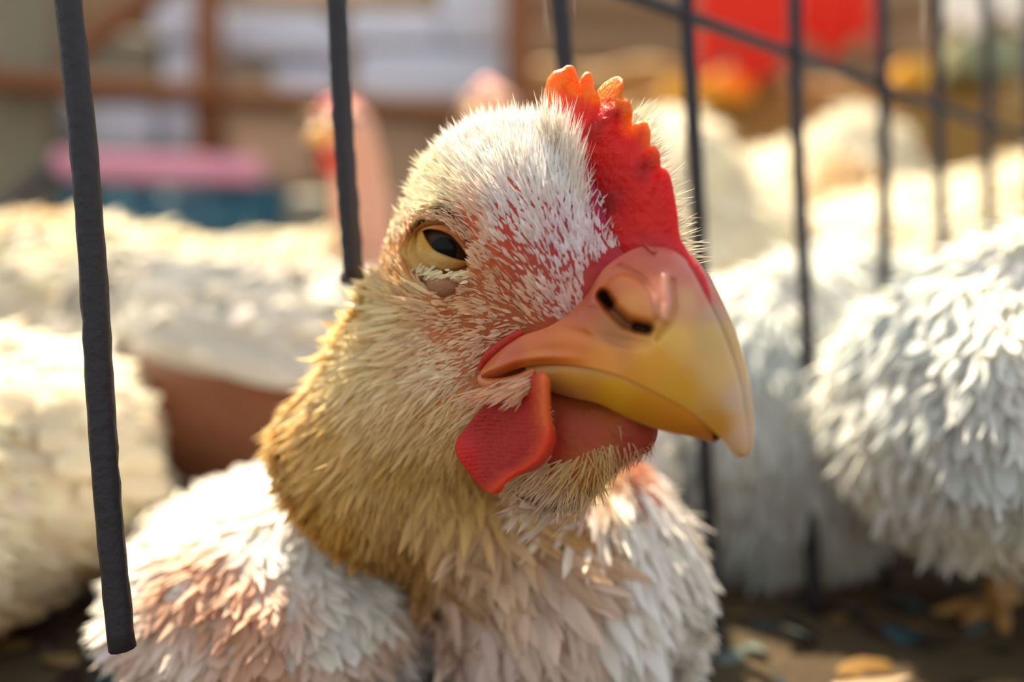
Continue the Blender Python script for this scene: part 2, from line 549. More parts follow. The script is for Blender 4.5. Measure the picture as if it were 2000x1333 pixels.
base_ = lin((232, 30, 8)) * (1 - deep) + lin((150, 10, 16)) * deep
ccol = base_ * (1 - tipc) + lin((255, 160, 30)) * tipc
ccol = ccol * (1 - low) + lin((214, 84, 92)) * low
pinkside = (sstep(1180, 1120, cv[:, 0]) * sstep(300, 400, cv[:, 1]))[:, None]
ccol = ccol * (1 - pinkside) + lin((168, 54, 84)) * pinkside
comb = link('comb', cp, cf, M['comb'], hen, ccol ** np.array([1.0, 1.3, 1.3]), label='red serrated comb with orange tips')

# --- upper beak
UB = [(941, 742, 12.6, 938, 726, 12.9), (972, 735, 12.6, 966, 694, 13.2), (1010, 721, 12.2, 1012, 660, 12.6), (1050, 713, 11.6, 1080, 634, 10.6),
      (1100, 713, 10.9, 1140, 585, 8.2), (1150, 719, 10.2, 1185, 520, 6.4), (1200, 732, 9.3, 1262, 480, 3.2), (1250, 753, 8.2, 1335, 500, 0.4),
      (1300, 777, 6.9, 1388, 590, 0), (1345, 802, 5.4, 1422, 668, 0), (1385, 836, 3.9, 1447, 752, 0), (1415, 866, 2.5, 1460, 828, 0),
      (1433, 888, 1.3, 1464, 872, 0), (1448, 896, 0.35, 1460, 890, 0)]
nS, nV = 190, 90
K = catmull(UB, nS)
v_ = np.linspace(0, 1, nV)[None]
c_ = lambda i: K[:, i][:, None]
ex = 2.0
shape = (1 - v_ ** 2) ** 0.5
sharp = sstep(4.5, 0.4, c_(5))
rr = c_(5) + (c_(2) - c_(5)) * (shape * sharp + (1 - v_) * (1 - sharp)) + 1.1 * np.sin(math.pi * v_) * (0.35 + 0.65 * (1 - sharp))
bqx = c_(0) + (c_(3) - c_(0)) * v_; bqy = c_(1) + (c_(4) - c_(1)) * v_
# relief: dome over the nostril, the slit below it, the pale ridge beside it, the lip along the edge
def gseg(X, Y, pts, wd):
    d = np.full(X.shape, 999.0)
    for a, b in zip(pts[:-1], pts[1:]):
        e = np.array(b, float) - a
        t = np.clip(((X - a[0]) * e[0] + (Y - a[1]) * e[1]) / (e @ e), 0, 1)
        d = np.minimum(d, np.hypot(X - a[0] - t * e[0], Y - a[1] - t * e[1]))
    return np.exp(-(d / wd) ** 2)
def dome(X, Y, cx, cy, a, b, ang):
    ca, sa = math.cos(ang), math.sin(ang)
    u = ((X - cx) * ca + (Y - cy) * sa) / a; v = (-(X - cx) * sa + (Y - cy) * ca) / b
    return np.clip(1 - u * u - v * v, 0, None) ** 0.6
slit = gseg(bqx, bqy, [(1178, 578), (1196, 604), (1226, 632), (1266, 642)], 10.5)
pit = gseg(bqx, bqy, [(1180, 580), (1190, 592)], 11) + 0.8 * gseg(bqx, bqy, [(1245, 640), (1264, 644)], 9)
op = dome(bqx, bqy, 1234, 588, 62, 44, 0.80)
ridge = gseg(bqx, bqy, [(1297, 540), (1304, 590), (1299, 622)], 9)
groove2 = gseg(bqx, bqy, [(1314, 548), (1317, 605), (1302, 640), (1283, 664)], 6)
arch = gseg(bqx, bqy, [(1210, 520), (1250, 540), (1272, 575), (1280, 625)], 5)
hollow = dome(bqx, bqy, 1205, 640, 75, 34, 0.45)
rootg = gseg(bqx, bqy, [(1085, 640), (1145, 655), (1210, 668), (1260, 672)], 12)
lip = np.exp(-((bqy - (c_(1) - 14)) / 11) ** 2) * sstep(1160, 1040, bqx)
rr = rr + 1.5 * op - 1.7 * slit - 1.7 * pit + 0.75 * ridge - 0.7 * groove2 - 0.55 * arch - 0.7 * hollow - 0.35 * rootg + 0.7 * lip
rr = np.where((v_ > 0.985) & (c_(5) < 0.2), 0, rr)
near = PR(bqx, bqy, rr)
inner = PR(c_(0) * 1.0 + 2, c_(1) - 6, np.maximum(c_(2) - 1.6, 0.05))      # the edge turns in under itself
tuck = PR(bqx[:, -1:] + 0, bqy[:, -1:] + 0, np.where(c_(5) > 0.3, c_(5) - 5.0, 0.0))
half = np.concatenate([inner, near, tuck], 1)
kx = np.concatenate([c_(0) + 0 * c_(0), bqx, bqx[:, -1:]], 1); ky = np.concatenate([c_(1), bqy, bqy[:, -1:]], 1)
dark = np.concatenate([c_(0) * 0, np.clip(slit * 0.62 + 0.7 * pit, 0, 1), c_(0) * 0], 1)
def beak_color(x, y, dk, rdg):
    KB = [(945, 735, 206, 128, 74), (1000, 690, 204, 110, 58), (1050, 660, 214, 124, 56), (1050, 705, 218, 142, 70), (1120, 670, 222, 138, 50), (1150, 560, 202, 110, 68), (1215, 505, 206, 98, 80), (1262, 482, 206, 92, 76), (1142, 590, 190, 100, 66),
          (1130, 600, 196, 112, 68), (1195, 552, 204, 118, 52), (1235, 590, 222, 156, 76), (1225, 550, 214, 130, 66), (1250, 520, 206, 112, 72), (1290, 500, 204, 106, 84), (1300, 580, 216, 148, 124),
          (1200, 650, 186, 128, 70), (1180, 700, 226, 158, 46), (1280, 700, 228, 176, 62), (1320, 660, 226, 190, 100), (1340, 590, 214, 172, 128), (1345, 530, 206, 124, 110),
          (1380, 580, 206, 130, 110), (1390, 650, 206, 178, 112), (1330, 760, 220, 176, 66), (1390, 740, 216, 182, 120), (1440, 780, 204, 178, 152), (1400, 830, 206, 158, 70),
          (1450, 860, 212, 184, 160), (1440, 890, 220, 188, 150), (1390, 610, 196, 158, 128)]
    KB = [(a, b, *lin((r, g, c))) for a, b, r, g, c in KB]
    c = idw(KB, x, y, 3.5)
    c = c * (1 - dk[..., None]) + lin((58, 8, 4)) * dk[..., None]
    return c * (1 - 0.5 * rdg[..., None]) + lin((232, 188, 176)) * 0.5 * rdg[..., None]
rdg = np.concatenate([c_(0) * 0, ridge, c_(0) * 0], 1)
hc = beak_color(kx, ky, dark, rdg)
m_ = nV + 2
hv = half.reshape(-1, 3)
f1 = grid_faces(nS, m_)
link('upper_beak', np.concatenate([hv, mirror(hv)]), np.concatenate([f1, f1[:, ::-1] + len(hv)]), M['beak'], hen,
     np.concatenate([hc.reshape(-1, 3)] * 2) ** 1.25, label='yellow hooked upper beak with a pale horn tip')

# --- lower beak
LB = [(1020, 712, 11.0, 1042, 740, 10.4), (1060, 704, 10.6, 1075, 764, 9.7), (1110, 700, 10.0, 1118, 778, 8.9), (1170, 708, 9.2, 1170, 790, 7.8),
      (1240, 732, 8.0, 1228, 818, 6.3), (1300, 756, 6.6, 1286, 840, 4.6), (1345, 782, 5.0, 1340, 852, 3.2), (1376, 808, 3.4, 1374, 860, 2.0), (1392, 828, 1.8, 1392, 866, 0.5)]
nS2, nV2 = 80, 26
K = catmull(LB, nS2); v_ = np.linspace(0, 1, nV2)[None]
rr = c_(2) * (1 - v_) + c_(5) * v_ + 0.9 * np.sin(math.pi * v_) ** 0.8 - 0.3 * v_ ** 6
lpx = c_(0) + (c_(3) - c_(0)) * v_; lpy = c_(1) + (c_(4) - c_(1)) * v_
near = PR(lpx, lpy, rr)
under = PR(c_(3) + 6, c_(4) - 3, c_(5) * 0.5); mid = PR(c_(3) + 12, c_(4) - 8, c_(5) * 0)
half = np.concatenate([near, under, mid], 1)
KL = [(1060, 740, 196, 140, 70), (1120, 740, 206, 156, 66), (1200, 770, 214, 166, 30), (1260, 800, 206, 150, 28), (1320, 815, 210, 144, 36), (1380, 850, 206, 140, 52), (1100, 775, 190, 128, 84)]
KL = [(a, b, *lin((r, g, c))) for a, b, r, g, c in KL]
kx = np.concatenate([lpx, lpx[:, -1:], lpx[:, -1:]], 1); ky = np.concatenate([lpy, lpy[:, -1:], lpy[:, -1:]], 1)
hc = idw(KL, kx, ky, 3)
hv = half.reshape(-1, 3); f1 = grid_faces(nS2, nV2 + 2)[:, ::-1]
link('lower_beak', np.concatenate([hv, mirror(hv)]), np.concatenate([f1, f1[:, ::-1] + len(hv)]), M['beak'], hen, np.concatenate([hc.reshape(-1, 3)] * 2) ** 1.2)

# --- fleshy corners of the mouth
for side in (0, 1):
    pts = PR(*np.array([(943, 733, 12.6), (947, 745, 12.9), (962, 751, 12.9), (990, 748, 12.5), (1020, 738, 11.9), (1046, 722, 11.2)]).T)
    pts = catmull(pts, 30)
    rad = np.interp(np.linspace(0, 1, 30), [0, .12, .5, .9, 1], [0.7, 1.0, 0.95, 0.7, 0.4])
    v, f = tube(pts, rad, 12)
    if side: v = mirror(v); f = [q[::-1] for q in f]
    link('mouth_corner', v, f, M['beak'], hen, np.tile(lin((204, 124, 74)), (len(v), 1)))
    # the soft red line above the corner
    pts = catmull(PR(*np.array([(938, 722, 12.4), (952, 700, 12.6), (975, 680, 12.6), (1005, 658, 12.4), (1022, 648, 12.0)]).T), 24)
    v, f = tube(pts, np.interp(np.linspace(0, 1, 24), [0, .3, .8, 1], [0.5, 1.0, 0.7, 0.3]), 8)
    if side: v = mirror(v); f = [q[::-1] for q in f]
    link('gum_line', v, f, M['comb'], hen, np.tile(lin((186, 50, 36)), (len(v), 1)))

# --- wattles
wat_poly = [(1035, 735), (1006, 750), (968, 771), (936, 801), (911, 833), (893, 855), (888, 872), (891, 890), (903, 909), (922, 935), (941, 955), (958, 965), (972, 966), (982, 960),
    (988, 945), (1011, 931), (1044, 921), (1064, 908), (1077, 889), (1086, 865), (1085, 843), (1077, 812), (1075, 771), (1075, 741), (1062, 726)]
def wat_rc(X, Y):
    t = sstep(730, 960, Y)
    rim = np.exp(-((X - np.interp(Y, [730, 770, 812, 843, 865, 890, 910, 925, 960], [1056, 1058, 1062, 1068, 1066, 1056, 1035, 1005, 965])) / 20.0) ** 2)
    leftup = np.exp(-(((X - 930) / 45) ** 2 + ((Y - 840) / 40) ** 2))
    return 12.6 + 2.2 * t + 1.5 * rim - 0.9 * leftup + 0.35 * np.sin(X / 19.0 + Y / 37.0)
def wat_th(dep, X, Y):
    rim = np.exp(-((X - np.interp(Y, [730, 770, 812, 843, 865, 890, 910, 925, 960], [1062, 1065, 1068, 1072, 1068, 1056, 1035, 1005, 965])) / 13.0) ** 2)
    return 0.55 + 0.45 * sstep(0, 3, dep) + 0.75 * rim + 0.07 * np.sin(Y * 0.75 + 2.2 * np.sin(X / 21.0))
wp, wf, wv, ws = flap('wattle', wat_poly, 2.6, wat_th, wat_rc, None, None, hen, rspan=3.2, rs=0.25)
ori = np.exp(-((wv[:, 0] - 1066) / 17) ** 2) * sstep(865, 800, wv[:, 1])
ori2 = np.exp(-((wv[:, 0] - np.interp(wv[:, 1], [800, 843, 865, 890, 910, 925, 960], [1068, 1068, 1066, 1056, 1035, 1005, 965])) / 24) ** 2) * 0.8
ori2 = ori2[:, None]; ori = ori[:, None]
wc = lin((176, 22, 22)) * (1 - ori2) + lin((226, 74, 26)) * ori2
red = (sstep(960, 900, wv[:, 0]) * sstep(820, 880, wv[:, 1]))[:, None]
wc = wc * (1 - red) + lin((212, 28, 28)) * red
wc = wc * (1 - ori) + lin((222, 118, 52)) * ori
for side in (0, 1):
    v = wp if not side else mirror(wp) - FN * 9 + RN * 2.5; f = wf if not side else wf[:, ::-1]
    link('wattle', v, f, M['comb'], hen, wc)

# --- eyes
def look_frame(c):
    z = -c / np.linalg.norm(c)
    x = np.cross(z, [0, 0, 1.]); x /= np.linalg.norm(x)
    return x, np.cross(x, z), z
OUTW = np.array(RN) * 0.8 + np.array([0.1, -0.55, 0.0]); OUTW /= np.linalg.norm(OUTW)
def eyeball(side):
    n, m = 40, 48
    lat = np.linspace(0, math.pi, n); lon = np.linspace(0, 2 * math.pi, m, endpoint=False)
    a = np.cross(OUTW, [0, 0, 1.]); a /= np.linalg.norm(a); b = np.cross(a, OUTW)
    g = lambda R: (EC + R * (np.cos(lat)[:, None, None] * OUTW + np.sin(lat)[:, None, None] * (np.cos(lon)[None, :, None] * a + np.sin(lon)[None, :, None] * b))).reshape(-1, 3)
    return g, grid_faces(n, m, True)
def disc(c, nrm, R, up, depth):
    """a shallow dished disc"""
    a = np.cross(nrm, [0, 0, 1.]); a /= np.linalg.norm(a); b = np.cross(a, nrm)
    rs_ = np.linspace(0.02, 1, 8); th = np.linspace(0, 2 * math.pi, 28, endpoint=False)
    v = c + R * rs_[:, None, None] * (np.cos(th)[None, :, None] * a + np.sin(th)[None, :, None] * b) + (depth * (1 - rs_ ** 2))[:, None, None] * nrm
    return v.reshape(-1, 3), grid_faces(8, 28, True)
for side in (0, 1):
    g, f = eyeball(side)
    v = g(5.4)
    fl = (lambda q: mirror(q)) if side else (lambda q: q)
    ff = (lambda q: q[:, ::-1]) if side else (lambda q: q)
    e = link('eye', fl(v), ff(f), M['iris'], hen, label='dark brown eye under a half closed lid')
    # pupil: cap of a slightly larger sphere turned to the viewer
    pc = V(866, 489, 100); dirp = pc / np.linalg.norm(pc)
    b_ = dirp @ EC; disc_ = b_ * b_ - EC @ EC + 5.43 ** 2
    hit = dirp * (b_ - math.sqrt(disc_)); pn = (hit - EC) / np.linalg.norm(hit - EC)
    a = np.cross(pn, [0, 0, 1.]); a /= np.linalg.norm(a); b = np.cross(a, pn)
    th = np.linspace(0, 2 * math.pi, 36, endpoint=False); al = np.linspace(0.01, 0.40, 9)
    v = EC + 5.46 * (np.cos(al)[:, None, None] * pn + np.sin(al)[:, None, None] * (np.cos(th)[None, :, None] * a + np.sin(th)[None, :, None] * b))
    link('pupil', fl(v.reshape(-1, 3)), ff(grid_faces(9, 36, True)), M['pupil'], e)
    link('cornea', fl(g(5.75)), ff(f), M['cornea'], e)
    # lids: rings from the slit outwards; each ring is (x, y) picture points with a lift off the eyeball
    slit_u = [(826, 452), (836, 448), (850, 449), (866, 453), (880, 460), (892, 471), (902, 484), (910, 497), (917, 509)]
    slit_l = [(917, 509), (905, 509), (890, 506), (874, 501), (858, 495), (846, 487), (838, 476), (831, 464), (826, 452)]
    ring0 = np.concatenate([catmull(slit_u, 40)[:-1], catmull(slit_l, 40)[:-1]])
    cen = np.array([868, 484.])
    angs = np.arctan2(ring0[:, 1] - cen[1], ring0[:, 0] - cen[0])
    def sph(xy, R):
        out = []
        for x, y in xy:
            d_ = V(x, y, 1.0); d_ /= np.linalg.norm(d_)
            b__ = d_ @ EC; q = b__ * b__ - EC @ EC + R * R
            if q > 0: out.append(d_ * (b__ - math.sqrt(q)))
            else: out.append(EC + (d_ * b__ - EC) / np.linalg.norm(d_ * b__ - EC) * R)
        return np.array(out)
    rings = []
    outer = cen + np.stack([np.cos(angs) * 66, np.sin(angs) * 60], -1) + np.array([-6, 8])
    lowlid = sstep(-0.1, 0.5, np.sin(angs + 0.5))
    for t, R in [(-0.03, 5.5), (0.0, 5.9), (0.05, 6.35), (0.12, 6.6), (0.25, 6.75), (0.4, 6.75), (0.52, 6.5), (0.62, 6.15), (0.74, 6.3), (0.88, 6.7), (1.0, 6.9), (1.15, 7.4), (1.35, 7.9)]:
        rings.append(sph(ring0 * (1 - t) + outer * t, R))
    rg = np.array(rings)
    for kk, am in ((6, .25), (8, -.3), (9, .3)):
        rg[kk] += (rg[kk] - EC) / 7.0 * am
    rg = catmull(rg.reshape(len(rings), -1), 34).reshape(34, -1, 3)
    v = rg.reshape(-1, 3)
    xx, yy = pxof(v)
    KE = [(868, 440, 206, 136, 74), (900, 455, 206, 128, 84), (835, 470, 198, 150, 56), (850, 505, 206, 172, 106), (880, 520, 202, 160, 88), (915, 520, 200, 138, 52),
          (805, 440, 204, 142, 74), (810, 490, 206, 170, 100), (850, 540, 196, 158, 104), (930, 500, 206, 132, 76), (870, 550, 150, 108, 74)]
    KE = [(a, b, *lin((r, g_, c))) for a, b, r, g_, c in KE]
    ec = idw(KE, xx, yy, 3.5)
    f = grid_faces(34, rg.shape[1], True)
    link('eyelids', fl(v), ff(f[:, ::-1]), M['skin'], hen, ec, label='ochre wrinkled eyelids')

# --- bag of bare skin under the eye
for side in (0, 1):
    pts = catmull(PR(*np.array([(836, 546, 14.6), (850, 557, 15.0), (868, 562, 15.0), (884, 558, 14.7), (897, 549, 14.2)]).T), 20)
    v, f = tube(pts, 1.6 * np.sin(np.linspace(0.25, math.pi - 0.25, 20)), 12)
    if side: v = mirror(v); f = [q[::-1] for q in f]
    link('eye_bag', v, f, M['skin'], hen, np.tile(lin((150, 106, 74)), (len(v), 1)), label='brown bare bag of skin below the eye')
# --- feathers of the head, neck and breast
FLOW = [(1150, 560, -.2, -1), (1110, 480, -.25, -1), (1110, 360, -.1, -1), (1060, 450, -.45, -.9), (1000, 430, -.55, -.85), (940, 400, -.8, -.6), (930, 440, -.6, -.8),
        (1050, 600, -.6, -.8), (1000, 560, -.6, -.8), (1090, 650, -.8, -.5), (1000, 650, -.95, .15), (960, 600, -.8, -.35), (900, 600, -1, .15), (850, 590, -.95, -.25), (800, 550, -.6, -.8),
        (780, 480, -.1, -1), (790, 410, -.2, -1), (850, 400, -.9, -.35), (950, 700, -.9, .4), (850, 690, -.9, .3), (780, 640, -.8, .3), (950, 300, -.45, -.9),
        (880, 330, -.75, -.65), (1050, 270, .05, -1), (1090, 260, .25, -1), (1130, 300, .2, -1), (850, 800, -.6, .8), (1000, 790, -.9, .45), (960, 870, -.6, .8), (1270, 880, .5, .85),
        (1200, 920, .1, 1), (1120, 910, -.75, .65), (1040, 930, -.85, .5), (900, 950, -.2, 1), (700, 800, -.5, .85), (620, 850, -.6, .8), (950, 1100, 0, 1), (1100, 1150, .1, 1),
        (1250, 1150, .3, 1), (700, 1000, -.1, 1), (1290, 850, .8, .6), (1150, 860, .3, .9), (950, 520, -.7, -.7)]
FLOW = [(a, b, c / math.hypot(c, d), d / math.hypot(c, d)) for a, b, c, d in FLOW]

def flow3(p, N):
    x, y = fold_px(p)
    F = idw(FLOW, x, y, 4.0)
    r = np.where(p[:, 1] > 150, 1.0, rof(p))
    base = np.where((r < 0)[:, None], mirror(p), p)
    step = 6.0
    d = base[:, 1]
    T = np.stack([F[:, 0], 0 * d, -F[:, 1]], -1)
    # image direction -> direction within the surface
    n2 = np.where((r < 0)[:, None], N - 2 * (N @ RN)[:, None] * RN, N)
    view = base / np.linalg.norm(base, axis=1)[:, None]
    den = np.sum(n2 * view, 1); den = np.where(np.abs(den) < 0.25, np.sign(den - 1e-9) * 0.25, den)
    T = T - view * (np.sum(T * n2, 1) / den)[:, None]
    T /= np.linalg.norm(T, axis=1)[:, None]
    return np.where((r < 0)[:, None], T - 2 * (T @ RN)[:, None] * RN, T)

beak_area = [(925, 742), (940, 715), (962, 690), (1005, 652), (1080, 626), (1128, 632), (1140, 600), (1148, 545), (1178, 502), (1230, 480), (1300, 470), (1480, 560),
             (1480, 900), (1290, 855), (1180, 815), (1110, 800), (1085, 790), (1070, 780), (1040, 742), (960, 760)]
comb_area = [(1112, 250), (1112, 340), (1116, 375), (1140, 395), (1168, 440), (1205, 478), (1400, 560), (1400, 200), (1150, 100)]
eye_c = np.array([868, 484.])

def sample(n, box, dens=None, ymax=None):
    def wf_(c, nn):
        x, y = fold_px(c)
        m = (x > box[0]) & (x < box[2]) & (y > box[1]) & (y < box[3]) & (c[:, 1] < 185)
        wgt = m.astype(float)
        if dens is not None: wgt = wgt * dens(x, y, c)
        wgt *= np.where((rof(c) < 0) & (nn[:, 1] > 0.2), 0.3, 1.0)
        return wgt + 1e-12
    p, i = tri_sample(bv, bf, n, wf_)
    N = bn[bf[i]].mean(1); N /= np.linalg.norm(N, axis=1)[:, None]
    return p, N

def keep_face(x, y):
    sd = poly_sd(beak_area, x, y)
    sc = poly_sd(comb_area, x, y)
    e = ((x - eye_c[0] + 6) / 62) ** 2 + ((y - eye_c[1] - 14) / 70) ** 2
    wat = poly_sd(wat_poly, x, y)
    chin = poly_sd([(1085, 790), (1130, 800), (1200, 830), (1290, 850), (1260, 868), (1190, 862), (1150, 880), (1105, 895), (1080, 900)], x, y)
    return (sd > 3) & (sc > 0) & (e > 1.0) & (chin > 0) & (wat > -6)

def whiteness(x, y):
    KW = [(1100, 330, 250, 244, 240), (950, 300, 250, 244, 234), (1000, 420, 246, 236, 234), (1110, 480, 246, 232, 238), (1100, 600, 236, 204, 196), (920, 440, 236, 196, 168), (950, 560, 232, 186, 150),
          (1040, 640, 226, 186, 136), (900, 600, 230, 184, 142), (850, 620, 242, 206, 168), (980, 690, 236, 196, 172), (850, 400, 250, 236, 204), (810, 380, 250, 238, 206), (800, 560, 232, 196, 142), (870, 535, 244, 222, 178),
          (850, 720, 250, 226, 190), (760, 600, 246, 226, 176), (1000, 790, 238, 192, 150), (800, 900, 222, 186, 112), (650, 850, 230, 194, 122), (900, 950, 230, 198, 128), (1150, 920, 230, 198, 134),
          (1260, 890, 226, 176, 140), (1250, 1000, 248, 242, 234), (1320, 950, 248, 242, 234), (1130, 1010, 238, 224, 214), (720, 720, 246, 224, 172), (640, 700, 244, 220, 166), (820, 820, 240, 212, 160), (1000, 1080, 242, 222, 214), (1100, 1100, 246, 230, 224), (1180, 1060, 248, 238, 230), (1100, 1030, 240, 220, 200), (1000, 1180, 242, 220, 212), (1200, 1250, 248, 240, 232), (1200, 1100, 246, 238, 234), (650, 1000, 206, 160, 74), (800, 1080, 190, 148, 84), (1050, 1250, 232, 214, 206), (1250, 1200, 246, 240, 232)]
    KW = [(a, b, *lin((r, g, c))) for a, b, r, g, c in KW]
    return idw(KW, x, y, 3.5)

def coat(name, n, box, Lf, Wf, seg, prof, lift, spread, dens=None, mask=None, curl=0.0, colmul=(0.8, 1.06), off=0.0, cup=0.0, label=None, sub=0.0, tipw=1.08, kind='stuff'):
    p, N = sample(n, box, dens)
    x, y = fold_px(p)
    if mask is not None:
        m = mask(x, y); p, N, x, y = p[m], N[m], x[m], y[m]
    T = flow3(p, N)
    T = T + N * np.abs(rng.normal(lift, lift * 0.35, len(p)))[:, None] + rng.normal(0, spread, p.shape)
    L = Lf(x, y) * rng.uniform(0.65, 1.25, len(p)); Wd = Wf(x, y) * rng.uniform(0.75, 1.25, len(p))
    col = whiteness(x, y) * rng.uniform(*colmul, len(p))[:, None]
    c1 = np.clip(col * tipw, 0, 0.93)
    # fluff turns its face a little at random so that it never lines up edge-on
    Nr = N + rng.normal(0, 0.35, p.shape)
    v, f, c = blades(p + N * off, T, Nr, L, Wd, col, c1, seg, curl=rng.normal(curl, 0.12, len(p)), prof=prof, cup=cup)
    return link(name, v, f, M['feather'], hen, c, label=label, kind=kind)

# scale-like bristles of the face
sdist = lambda x, y: np.hypot(x - eye_c[0], y - eye_c[1])
coat('face_feathers', 10500, (740, 230, 1260, 760),
     lambda x, y: 1.25 + 1.5 * sstep(520, 300, y) + 1.4 * sstep(860, 780, x) * 0 + 0.9 * sstep(600, 740, y),
     lambda x, y: 0.36 + 0.10 * sstep(520, 300, y), 3, 'leaf', 0.22, 0.16,
     dens=lambda x, y, c: 0.25 + 0.75 * sstep(0, 1, vnoise(c, 1.1, 3) + 0.45) + 0.6 * sstep(450, 300, y) + 0.8 * sstep(1030, 1110, x),
     mask=lambda x, y: keep_face(x, y) & (y > 240), cup=0.35, label='short scale-like white bristles over pink skin')
coat('face_scales', 2600, (760, 260, 1200, 740), lambda x, y: 1.9 + 0.8 * sstep(520, 300, y), lambda x, y: 0.62 + 0 * x, 4, 'leaf', 0.16, 0.13,
     dens=lambda x, y, c: 0.05 + sstep(0.0, 0.5, vnoise(c, 0.8, 7)), mask=lambda x, y: keep_face(x, y) & (y > 260), cup=0.3, colmul=(0.95, 1.15))
coat('comb_root_bristles', 520, (1100, 350, 1240, 500), lambda x, y: 2.2 + 0 * x, lambda x, y: 0.22 + 0 * x, 4, 'leaf', 0.3, 0.55,
     mask=lambda x, y: (poly_sd(comb_area, x, y) < 4) & (poly_sd(comb_area, x, y) > -42) & (x < 1215) & (y > 360), curl=0.3, label='curled pale bristles on the mauve skin beside the comb')
# longer streaks on the forehead and crown
coat('crown_feathers', 7600, (780, 150, 1200, 520),
     lambda x, y: 2.6 + 3.2 * sstep(470, 260, y) + 1.2 * sstep(300, 220, y), lambda x, y: 0.34 + 0 * x, 4, 'hair', 0.42, 0.17,
     dens=lambda x, y, c: (0.10 + sstep(480, 300, y)) * (0.25 + sstep(-0.4, 0.3, vnoise(c, 0.9, 2)) + sstep(330, 260, y)), mask=keep_face, curl=0.05, tipw=1.15)
coat('crown_down', 2600, (830, 120, 1330, 420),
     lambda x, y: 4.2 + 1.8 * sstep(300, 200, y), lambda x, y: 0.16 + 0 * x, 4, 'hair', 0.9, 0.30,
     dens=lambda x, y, c: sstep(400, 260, y), mask=lambda x, y: poly_sd(comb_area, x, y) > -40, curl=0.1, tipw=1.15)
# cheek, throat and hackle
coat('cheek_feathers', 17000, (560, 540, 1120, 1090),
     lambda x, y: 2.4 + 3.2 * sstep(900, 600, x) + 1.6 * sstep(700, 900, y), lambda x, y: 0.42 + 0.5 * sstep(850, 620, x), 4, 'hair', 0.22, 0.15,
     dens=lambda x, y, c: 0.3 + sstep(700, 820, y) + sstep(860, 740, x), mask=lambda x, y: keep_face(x, y), curl=0.02)
coat('hackle_feathers', 3200, (480, 560, 1000, 1180),
     lambda x, y: 5.5 + 4 * sstep(900, 600, x), lambda x, y: 0.9 + 0.7 * sstep(850, 600, x), 5, 'leaf', 0.10, 0.12,
     dens=lambda x, y, c: sstep(900, 700, x + 0 * y) + 0.2 * sstep(850, 1000, y), mask=lambda x, y: (x < 900) & (y > 560), curl=-0.05, cup=0.3)
coat('chin_down', 5200, (960, 800, 1330, 1010),
     lambda x, y: 2.4 + 2.2 * sstep(1250, 1050, x), lambda x, y: 0.2 + 0 * x, 4, 'hair', 0.40, 0.22,
     dens=lambda x, y, c: 1 + 0 * x, mask=lambda x, y: keep_face(x, y), curl=-0.05)
coat('breast_feathers', 2600, (820, 960, 1420, 1420),
     lambda x, y: 9 + 3 * sstep(1000, 1300, y), lambda x, y: 2.0 + 1.6 * sstep(1000, 1200, y), 5, 'leaf', 0.20, 0.16,
     dens=lambda x, y, c: 0.25 + sstep(-0.25, 0.3, vnoise(c, 0.28, 5)), curl=-0.08, cup=0.3, colmul=(0.85, 1.1))
coat('breast_down', 3600, (830, 940, 1400, 1420),
     lambda x, y: 5 + 0 * x, lambda x, y: 0.5 + 0 * x, 4, 'hair', 0.35, 0.25,
     dens=lambda x, y, c: 0.35 + sstep(-0.1, 0.4, vnoise(c, 0.28, 5)), curl=0.0)

# plumage of the trunk behind the rods
n = 2600
p, i = tri_sample(bv, bf, n, lambda c, nn: sstep(168, 182, c[:, 1]) * (c[:, 2] > -76) + 1e-12)
N = bn[bf[i]].mean(1); N /= np.linalg.norm(N, axis=1)[:, None]
T = np.tile([0, 1.0, -0.25], (n, 1)); T[:, 2] -= 1.2 * sstep(200, 170, p[:, 1])
T = T - N * np.sum(T * N, 1)[:, None]; T /= np.linalg.norm(T, axis=1)[:, None]
T = T + N * np.abs(rng.normal(.1, .06, n))[:, None] + rng.normal(0, .15, (n, 3))
cc = np.tile(lin((246, 238, 226)), (n, 1)) * rng.uniform(.85, 1.03, n)[:, None]
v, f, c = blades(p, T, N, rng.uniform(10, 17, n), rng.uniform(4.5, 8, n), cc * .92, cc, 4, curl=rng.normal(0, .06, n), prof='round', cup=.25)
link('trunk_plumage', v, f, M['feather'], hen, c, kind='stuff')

# tuft of bristles hanging from the mouth corner over the wattle, and the lashes below the lid
def tuft(name, roots, dirs, L, Wd, col, n, jit, lift=0.25, prof='leaf'):
    k = rng.integers(0, len(roots), n)
    R = np.array(roots, float)[k] + rng.normal(0, 1, (n, 3)) * np.array(jit)
    p = PR(R[:, 0], R[:, 1], R[:, 2])
    dd = np.array(dirs, float)[k]
    T = np.stack([dd[:, 0], -0.1 + 0 * dd[:, 0], -dd[:, 1]], -1) + RN * lift + rng.normal(0, 0.13, (n, 3))
    N = np.tile(RN, (n, 1)) + rng.normal(0, 0.3, (n, 3))
    cc = np.tile(lin(col), (n, 1)) * rng.uniform(0.75, 1.1, n)[:, None]
    ps, vsn = [], None
    v, f, c = blades(p, T, N, L * rng.uniform(0.6, 1.2, n), Wd * rng.uniform(0.7, 1.2, n), cc, np.clip(cc * 1.15, 0, 0.95), 4, curl=rng.normal(0, 0.08, n), prof=prof, cup=0.3)
    v2 = mirror(v)
    return link(name, np.concatenate([v, v2]), np.concatenate([f, f[:, ::-1] + len(v)]), M['feather'], hen, np.concatenate([c, c]), kind='stuff')
